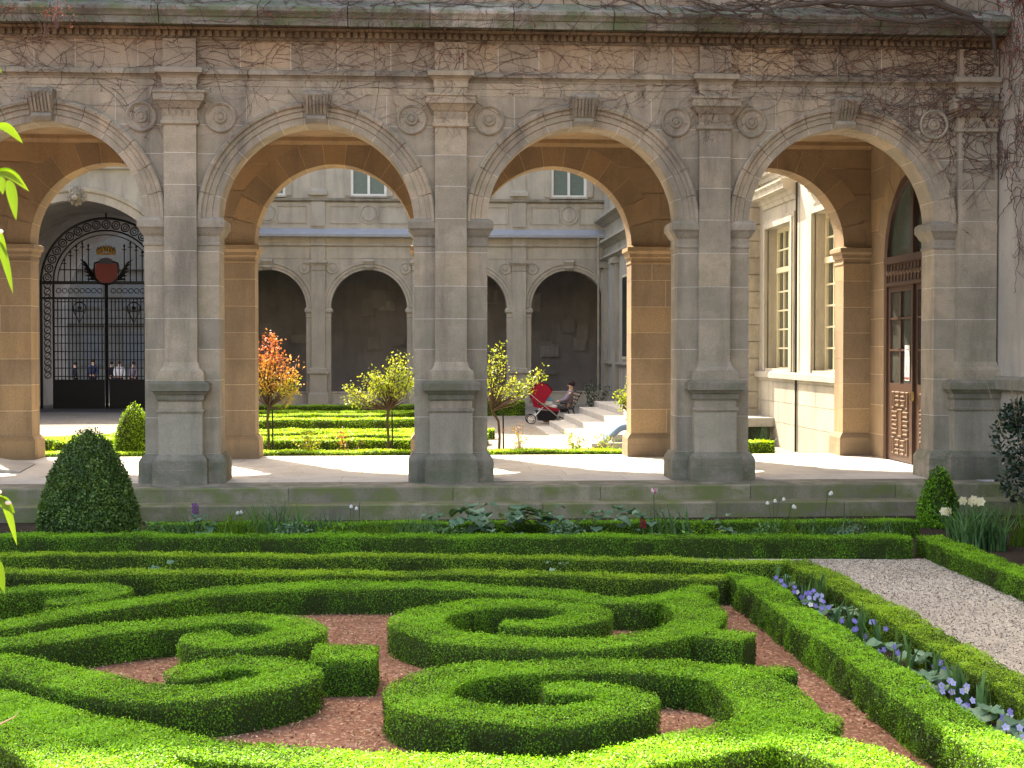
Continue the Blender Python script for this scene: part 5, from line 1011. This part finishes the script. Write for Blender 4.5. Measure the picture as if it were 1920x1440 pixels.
mb.tube([(2.0, .1, -.7), (1.9, 0, -.3), (1.5, -.1, -.02), (.95, -.12, .18), (.75, -.1, .45), (.5, 0, .8)], [.02, .035, .045, .055, .06, .04], 7).tube([(.95, -.12, .18), (.3, -.12, .12), (-.5, -.12, .16), (-1.3, -.1, .05)], [.06, .045, .03, .018], 6)
mb.tube([(-.2, -.1, .1), (.1, -.15, -.08), (.7, -.2, -.15), (1.2, -.2, -.05), (1.7, -.1, -.1)], .03, 6)
mb.build('stems', M['vinetrunk'], vt)
vw = thing('climbing_vine', 'bare vine with reddish buds climbing the rendered wall at right', 'vine', (8.72, -.8, 5)); mb = MB(); buds = []
st_ = [(random.uniform(-.75, .6), random.uniform(-1.0, 2.4), random.uniform(0, 2 * pi), 30, .007) for _ in range(80)]; tot = 0
while st_ and tot < 3200:
    y, z, a, L_, t = st_.pop(); pts = []
    for i in range(int(L_)):
        if abs(y) > .78 or z > 2.6 or z < -2.4: break
        pts.append((-random.random() * .03, y, z)); a += random.gauss(0, .3); y += cos(a) * .05; z += sin(a) * .05; tot += 1
        if random.random() < .1 and t > .002: st_.append((y, z, a + random.choice((-1, 1)) * .8, L_ * .5, t * .7))
        if random.random() < .12 * max(0, z + .5) / 2: buds.append((-.03, y, z))
    if len(pts) > 2: mb.tube(pts, t, 3)
mb.build('twigs', M['twig'], vw, kind='stuff')
P3 = np.repeat(np.array(buds), 3, 0) + RNG.normal(size=(len(buds) * 3, 3)) * .03; V, F = leaf_np(P3, unit(RNG.normal(size=(len(P3), 3)) + [[-1, -.5, 0]]), .04, .022, .5); link('buds', mesh_np('buds', V, F, M['bud'], RNG.random(len(P3))), vw, kind='stuff')
# ------------------------------------------------------------------ near branches at the left edge
def bigleaf(root, p, tip, w_, mat='fresh'):
    p = Vector(p); tip = Vector(tip); d = tip - p; s_ = d.cross(Vector((0, 1, .35))).normalized(); nn_ = d.cross(s_).normalized(); V = []; F = []
    for i in range(9):
        t = i / 8; c_ = p + d * t + Vector((0, 0, .18 * d.length * sin(pi * t))) ; ww = w_ * .5 * sin(pi * min(1, .06 + t * .94)) ** .8
        V += [tuple(c_ - s_ * ww + nn_ * ww * .35), tuple(c_), tuple(c_ + s_ * ww + nn_ * ww * .35)]
        if i < 8: F += [(3 * i, 3 * i + 1, 3 * i + 4, 3 * i + 3), (3 * i + 1, 3 * i + 2, 3 * i + 5, 3 * i + 4)]
    link('leaf', mesh_np('leaf', V, F, M[mat], [random.random()] * len(F), True), root)
nb = thing('leafy_branch', 'bright green young leaves hanging into the left edge close by', 'branch', (-1.20, -17.3, 2.4))
MB().tube([(-.06, .02, -1.05), (-.07, 0, -.4), (-.08, 0, .1), (-.04, 0, .6)], .008, 6).build('stem', M['bark'], nb)
for a, b, w_ in (((.055, 0, .16), (.13, 0, .11), .022), ((.06, 0, .03), (.145, 0, -.02), .022), ((.07, 0, .02), (.075, 0, -.03), .02), ((.09, 0, .01), (.11, 0, -.10), .026), ((.05, 0, .03), (.12, .02, .02), .014), ((.055, 0, -.15), (.10, 0, -.30), .02), ((.05, 0, -.12), (.085, 0, -.2), .018), ((.05, 0, -.86), (.10, 0, -.90), .03), ((.06, 0, -.85), (.105, 0, -.99), .02), ((.04, .0, -.88), (.08, 0, -.86), .02), ((.04, 0, -1.02), (.07, 0, -1.12), .03), ((.045, 0, .33), (.075, 0, .30), .012)):
    bigleaf(nb, a, b, w_ * 1.15)
mb = MB()
for z0_, z1_ in ((.1, .16), (-.02, .03), (-.2, -.14), (-.9, -.86), (.3, .33)): mb.tube([(-.08, 0, z0_), (0, 0, z1_ + .01), (.06, 0, z1_)], .003, 4)
mb.build('leaf_stalk', M['fresh'], nb)
for k, (x, z) in enumerate(((.045, .17), (.05, -.14), (.07, -.13), (.06, -.84), (.085, -.87))): ell(MB(), (x, -.01, z), (.009, .006, .006), 6, 4).build('bud', M['pwhite'], nb)
fp = thing('flower_spray', 'fine sprays of pinkish buds on thin stalks at the upper left', 'branch', (-3.35, -9.0, 4.75)); mb = MB(); pb = []
for k in range(60):
    bx, bz = random.choice(((-.35, -.15), (-.15, .0), (.25, -.1), (.35, -.05), (-.6, -.05))); a = random.uniform(.2, pi - .2); e = (bx + .16 * cos(a) * random.random() * 1.6, random.uniform(-.1, .1), bz + .22 * sin(a) * random.random())
    mb.tube([(bx, 0, bz - .08), ((bx + e[0]) / 2, 0, bz + .02), e], .0022, 3); pb.append(e)
for x_ in (-.35, -.15, .25, .35, -.6): mb.tube([(-.9, 0, -.55), (x_ * .5 - .4, 0, -.35), (x_, 0, -.2), (x_, 0, -.08)], .0025, 4)
mb.tube([(-.7, 0, -.14), (-.3, 0, -.18), (.05, 0, -.20), (.3, 0, -.17)], .003, 4)
mb.build('stalks', M['twig'], fp); P3 = np.repeat(np.array(pb), 4, 0) + RNG.normal(size=(len(pb) * 4, 3)) * .018; V, F = leaf_np(P3, unit(RNG.normal(size=(len(P3), 3)) + [[0, -1, .4]]), .018, .012, .6)
link('buds', mesh_np('buds', V, F, M['bud'], RNG.random(len(P3))), fp, kind='stuff')
ft = thing('dry_twig', 'curved dry twig with a pale leaf poking in at the lower left', 'twig', (-1.3, -17.0, .83))
MB().tube([(-.25, 0, -.03), (.0, 0, .0), (.07, 0, .012), (.115, 0, .035), (.12, 0, .05)], [.004, .0035, .003, .002, .001], 5).build('stem', M['paletwig'], ft); bigleaf(ft, (-.02, 0, -.01), (.06, 0, -.025), .012, 'hosta')

# ------------------------------------------------------------------ ramp in the gallery
rp = thing('access_ramp', 'grey sloping board lying on the gallery floor at far left', 'ramp', (-7.2, 2.4, 0))
MB().loft([[(-1.2, -.7, .0), (.95, -.55, .0), (.75, 1.1, .0), (-1.2, 1.1, .0)], [(-1.2, -.7, .34), (.95, -.55, .02), (.75, 1.1, .02), (-1.2, 1.1, .34)]]).build('board', M['stepw'], rp)
MB().box(-1.2, .2, -.73, -.71, .0, .06).build('edge_strip', M['iron'], rp)

# ------------------------------------------------------------------ people
def skin(name, J, E, mat, parent, sub=2, root=0):
    me = bpy.data.meshes.new(name); me.from_pydata([j[0] for j in J], E, []); me.materials.append(mat)
    o = link(name, me, parent); md = o.modifiers.new('skin', 'SKIN'); md.use_smooth_shade = True
    for i, j in enumerate(J):
        r = j[1] if hasattr(j[1], '__len__') else (j[1], j[1]); me.skin_vertices[0].data[i].radius = r; me.skin_vertices[0].data[i].use_root = (i == root)
    s = o.modifiers.new('sub', 'SUBSURF'); s.levels = sub; s.render_levels = sub; return o
def cloth(n, c): M[n] = plain(n, c, .9, var=.2, sc=30, spec=.1)
M['skin'] = plain('skin', (.55, .33, .24), .55, var=.06); cloth('mauve_cardigan', (.20, .17, .22)); cloth('grey_trousers', (.10, .10, .11)); cloth('dark_hat', (.035, .025, .03)); cloth('denim', (.16, .24, .40)); cloth('black_cloth', (.03, .03, .04)); cloth('white_cloth', (.6, .6, .65)); cloth('teal_cloth', (.03, .20, .24)); cloth('navy_cloth', (.04, .05, .10)); cloth('brown_hair', (.06, .035, .02)); cloth('red_cloth', (.27, .015, .035)); cloth('sky_cloth', (.10, .35, .55)); cloth('bag_black', (.02, .02, .025)); cloth('brown_boot', (.16, .07, .04))
def seated(lab, loc, rz, top, legs, hair, sc=1.0, lean=.0, legout=.0, name_hat='hair'):
    """sitting, facing +x in its own frame; seat height .42"""
    r_ = thing('person', lab, 'person', loc, rz); r_.scale = (sc,) * 3; Y = .09; k = lean
    hp = (0, 0, .50); ch_ = (-k * .6, 0, .86); nk = (-k, 0, 1.06); hd_ = (-k + .02, 0, 1.15); tp = (-k + .02, 0, 1.27)
    J = [(hp, .14), (ch_, (.15, .12)), (nk, .055), (hd_, (.08, .085)), (tp, .07)]; E = [(0, 1), (1, 2), (2, 3), (3, 4)]
    def limb(a, pts):
        b = a
        for p, r in pts: J.append((p, r)); E.append((b, len(J) - 1)); b = len(J) - 1
    for s in (-1, 1):
        limb(1, [((-k + .02, s * .19, .95), .055), ((.06, s * .24, .72), .045), ((.28, s * .12, .66), .034), ((.35, s * .10, .66), .03)])
        limb(0, [((.05, s * Y, .47), .09), ((.45, s * Y * 1.2, .50), .065), ((.50 + legout * .6, s * Y * 1.2, .26), .05), ((.52 + legout, s * Y * 1.2, .08), .04), ((.66 + legout, s * Y * 1.3, .03), .035)])
    skin('body', J, E, M['skin'], r_)
    J2 = [(hp, .165), (ch_, (.175, .145)), ((-k, 0, 1.0), .075)]; E2 = [(0, 1), (1, 2)]
    for s in (-1, 1): b = len(J2); J2 += [((-k + .02, s * .19, .95), .075), ((.06, s * .24, .72), .062), ((.27, s * .125, .66), .048)]; E2 += [(1, b), (b, b + 1), (b + 1, b + 2)]
    skin('jacket', J2, E2, M[top], r_)
    J3 = [((0, 0, .47), .155)]; E3 = []
    for s in (-1, 1): b = len(J3); J3 += [((.1, s * Y, .47), .108), ((.45, s * Y * 1.2, .51), .082), ((.50 + legout * .6, s * Y * 1.2, .27), .068), ((.52 + legout, s * Y * 1.2, .12), .06)]; E3 += [(0, b), (b, b + 1), (b + 1, b + 2), (b + 2, b + 3)]
    skin('trousers', J3, E3, M[legs], r_)
    ell(ell(MB(), (.60 + legout, -Y * 1.3, .045), (.13, .05, .05)), (.60 + legout, Y * 1.3, .045), (.13, .05, .05)).build('shoe', M['brown_boot'], r_, smooth=True)
    ell(MB(), (-k - .015, 0, 1.235), (.115, .11, .10), 12, 8).build(name_hat, M[hair], r_, smooth=True)
    nz = MB(); ell(nz, (-k + .115, 0, 1.17), (.02, .012, .02), 6, 4)
    nz.build('nose', M['skin'], r_, smooth=True)
    ell(ell(MB(), (-k + .098, -.03, 1.195), (.008, .012, .006), 6, 4), (-k + .098, .03, 1.195), (.008, .012, .006), 6, 4).build('eye', M['brown_hair'], r_)
    return r_
# bench beyond the steps
bn = thing('park_bench', 'slatted dark metal bench with its back to the stone steps', 'bench', (4.60, 22.6, CZ))
for k in range(9): MB().box(-.45 + k * .062, -.41 + k * .062, -.9, .9, .42, .44).build('seat_slat', M['iron'], bn)
for k in range(9):
    t = k / 8; MB().box(.10 + .20 * t, .13 + .20 * t, -.9, .9, .46 + .42 * t, .49 + .42 * t).build('back_slat', M['paletwig'] if k % 2 else M['iron'], bn)
for s in (-1, 1):
    MB().tube([(-.42, s * .85, 0), (-.44, s * .85, .42), (.08, s * .85, .42), (.34, s * .85, .92)], .022, 6).tube([(.08, s * .85, .42), (.2, s * .85, 0)], .022, 6).build('bench_end', M['iron'], bn)
seated('seated person in a mauve cardigan and dark hat leaning back on the bench', (4.55, 22.2, CZ), pi, 'mauve_cardigan', 'grey_trousers', 'dark_hat', .95, .14, .05, 'hat')
seated('person in blue jeans sitting on the steps half hidden by the pier', (4.92, 10.0, CZ + .012), pi, 'white_cloth', 'denim', 'brown_hair', 1.0, -.05, .38)
# pushchair
pc = thing('pushchair', 'red pushchair with grey frame standing before the bench', 'pushchair', (3.78, 21.4, CZ))
def pcb(n, mb, mat, par=pc, sm=False): return mb.build(n, mat, par, smooth=sm)
hdp = [(-.10 + .34 * cos(a), .92 + .30 * sin(a)) for a in np.linspace(.2, pi + .35, 10)]
mb = MB()
for i in range(9):
    (xa_, za_), (xb_, zb_) = hdp[i], hdp[i + 1]; mb.loft([[(xa_, -.24, za_), (xa_, .24, za_), (xa_ * .92, .24, za_ - .02), (xa_ * .92, -.24, za_ - .02)], [(xb_, -.24, zb_), (xb_, .24, zb_), (xb_ * .92, .24, zb_ - .02), (xb_ * .92, -.24, zb_ - .02)]])
for s in (-.24, .22): mb.prism([(x, z) for x, z in hdp] + [(-.30, .62), (.0, .62)], s, s + .02)
pcb('canopy', mb, M['red_cloth'])
pcb('seat', MB().loft([[(-.38, y, .78), (-.30, y, .50), (.05, y, .42), (.42, y, .36), (.44, y, .44), (.08, y, .52), (-.2, y, .58), (-.30, y, .82)] for y in (-.2, .2)]), M['red_cloth'])
pcb('blanket', ell(ell(MB(), (.05, 0, .60), (.22, .16, .10)), (.25, 0, .50), (.15, .15, .07)), M['white_cloth'], sm=True)
pcb('toy', ell(MB(), (.10, -.05, .72), (.15, .08, .07)), M['sky_cloth'], sm=True)
pcb('basket', MB().loft([[(-.18, -.2, .10), (.30, -.2, .10), (.30, .2, .10), (-.18, .2, .10)], [(-.25, -.22, .40), (.42, -.22, .36), (.42, .22, .36), (-.25, .22, .40)]]), M['bag_black'])
pcb('frame', MB().tube([(-.62, -.24, 1.02), (-.40, -.24, .86), (.50, -.24, .12)], .014, 6).tube([(-.62, .24, 1.02), (-.40, .24, .86), (.50, .24, .12)], .014, 6).tube([(-.05, -.24, .5), (-.38, -.24, .13)], .016, 6).tube([(-.05, .24, .5), (-.38, .24, .13)], .016, 6).tube([(-.62, -.24, 1.02), (-.62, .24, 1.02)], .016, 6), plain('silver_tube', (.5, .5, .5), .35, .8))
for x_ in (-.40, .48):
    for s in (-1, 1):
        R_ = .14 if x_ < 0 else .10; wh = pcb('wheel', MB().lathe((x_, s * .25, R_), [(R_ * .25, -.02), (R_ * .25, .02)], 10).tube([(x_ + R_ * .8 * cos(a), s * .25, R_ + R_ * .8 * sin(a)) for a in np.linspace(0, 2 * pi, 15)], .008, 4).box(x_ - R_ * .8, x_ + R_ * .8, s * .25 - .005, s * .25 + .005, R_ - .008, R_ + .008), M['white'])
        pcb('tyre', MB().tube([(x_ + R_ * .92 * cos(a), s * .25, R_ + R_ * .92 * sin(a)) for a in np.linspace(0, 2 * pi, 17)], .017, 5), M['bag_black'], wh)
# passers-by beyond the gate
def stander(lab, x, y, rz, top, legs, hair, hgt=1.7):
    r_ = thing('person', lab, 'person', (x, y, CZ - .05), rz, 'people waiting in the street beyond the gate'); r_.scale = (hgt / 1.7,) * 3
    J = [((0, 0, .92), .12), ((0, 0, 1.28), (.15, .10)), ((0, 0, 1.46), .05), ((0, 0, 1.54), (.075, .085)), ((0, 0, 1.65), .065)]; E = [(0, 1), (1, 2), (2, 3), (3, 4)]
    for s in (-1, 1):
        b = len(J); J += [((s * .20, 0, 1.36), .05), ((s * .24, .03, 1.10), .04), ((s * .20, -.10, .88), .032), ((s * .20, -.14, .80), .028)]; E += [(1, b), (b, b + 1), (b + 1, b + 2), (b + 2, b + 3)]
        b = len(J); J += [((s * .09, 0, .85), .085), ((s * .10, -.02, .48), .06), ((s * .10, .02, .10), .04), ((s * .11, -.12, .04), .035)]; E += [(0, b), (b, b + 1), (b + 1, b + 2), (b + 2, b + 3)]
    skin('body', J, E, M['skin'], r_, 1)
    J = [((0, 0, .90), .15), ((0, 0, 1.28), (.18, .125)), ((0, 0, 1.42), .075)]; E = [(0, 1), (1, 2)]
    for s in (-1, 1): b = len(J); J += [((s * .20, 0, 1.36), .07), ((s * .24, .03, 1.10), .058), ((s * .20, -.09, .90), .045)]; E += [(1, b), (b, b + 1), (b + 1, b + 2)]
    skin('coat', J, E, M[top], r_, 1)
    J = [((0, 0, .90), .14)]; E = []
    for s in (-1, 1): b = len(J); J += [((s * .09, 0, .82), .10), ((s * .10, -.02, .48), .08), ((s * .10, .02, .12), .06)]; E += [(0, b), (b, b + 1), (b + 1, b + 2)]
    skin('trousers', J, E, M[legs], r_, 1)
    ell(MB(), (0, .02, 1.63), (.095, .11, .10), 8, 6).build('hair', M[hair], r_, smooth=True)
ppl = [(-14.9, 'black_cloth', 'dark jacket at the far left'), (-14.2, 'navy_cloth', 'navy coat beside the far left figure'), (-13.4, 'black_cloth', 'black coat left of the white shirt'), (-12.75, 'white_cloth', 'white shirt left of the gate post'), (-12.2, 'mauve_cardigan', 'grey mauve top just left of the gate post'), (-9.75, 'teal_cloth', 'teal jacket with reddish hair right of the gate post'), (-16.4, 'grey_trousers', 'grey coat half hidden by the gate frame'), (-11.0, 'black_cloth', 'black coat right behind the gate post')]
for i, (x, t, l) in enumerate(ppl):
    stander('person beyond the gate in a ' + l, x * 1.0 - (3.2 if True else 0) * (1 - 0) * .6, 51.0 + (i % 3) * .7, random.uniform(-1.5, 1.5), t, 'black_cloth', 'brown_hair' if i % 2 else 'dark_hat', random.uniform(1.6, 1.8))
print('leaf quads', NL)
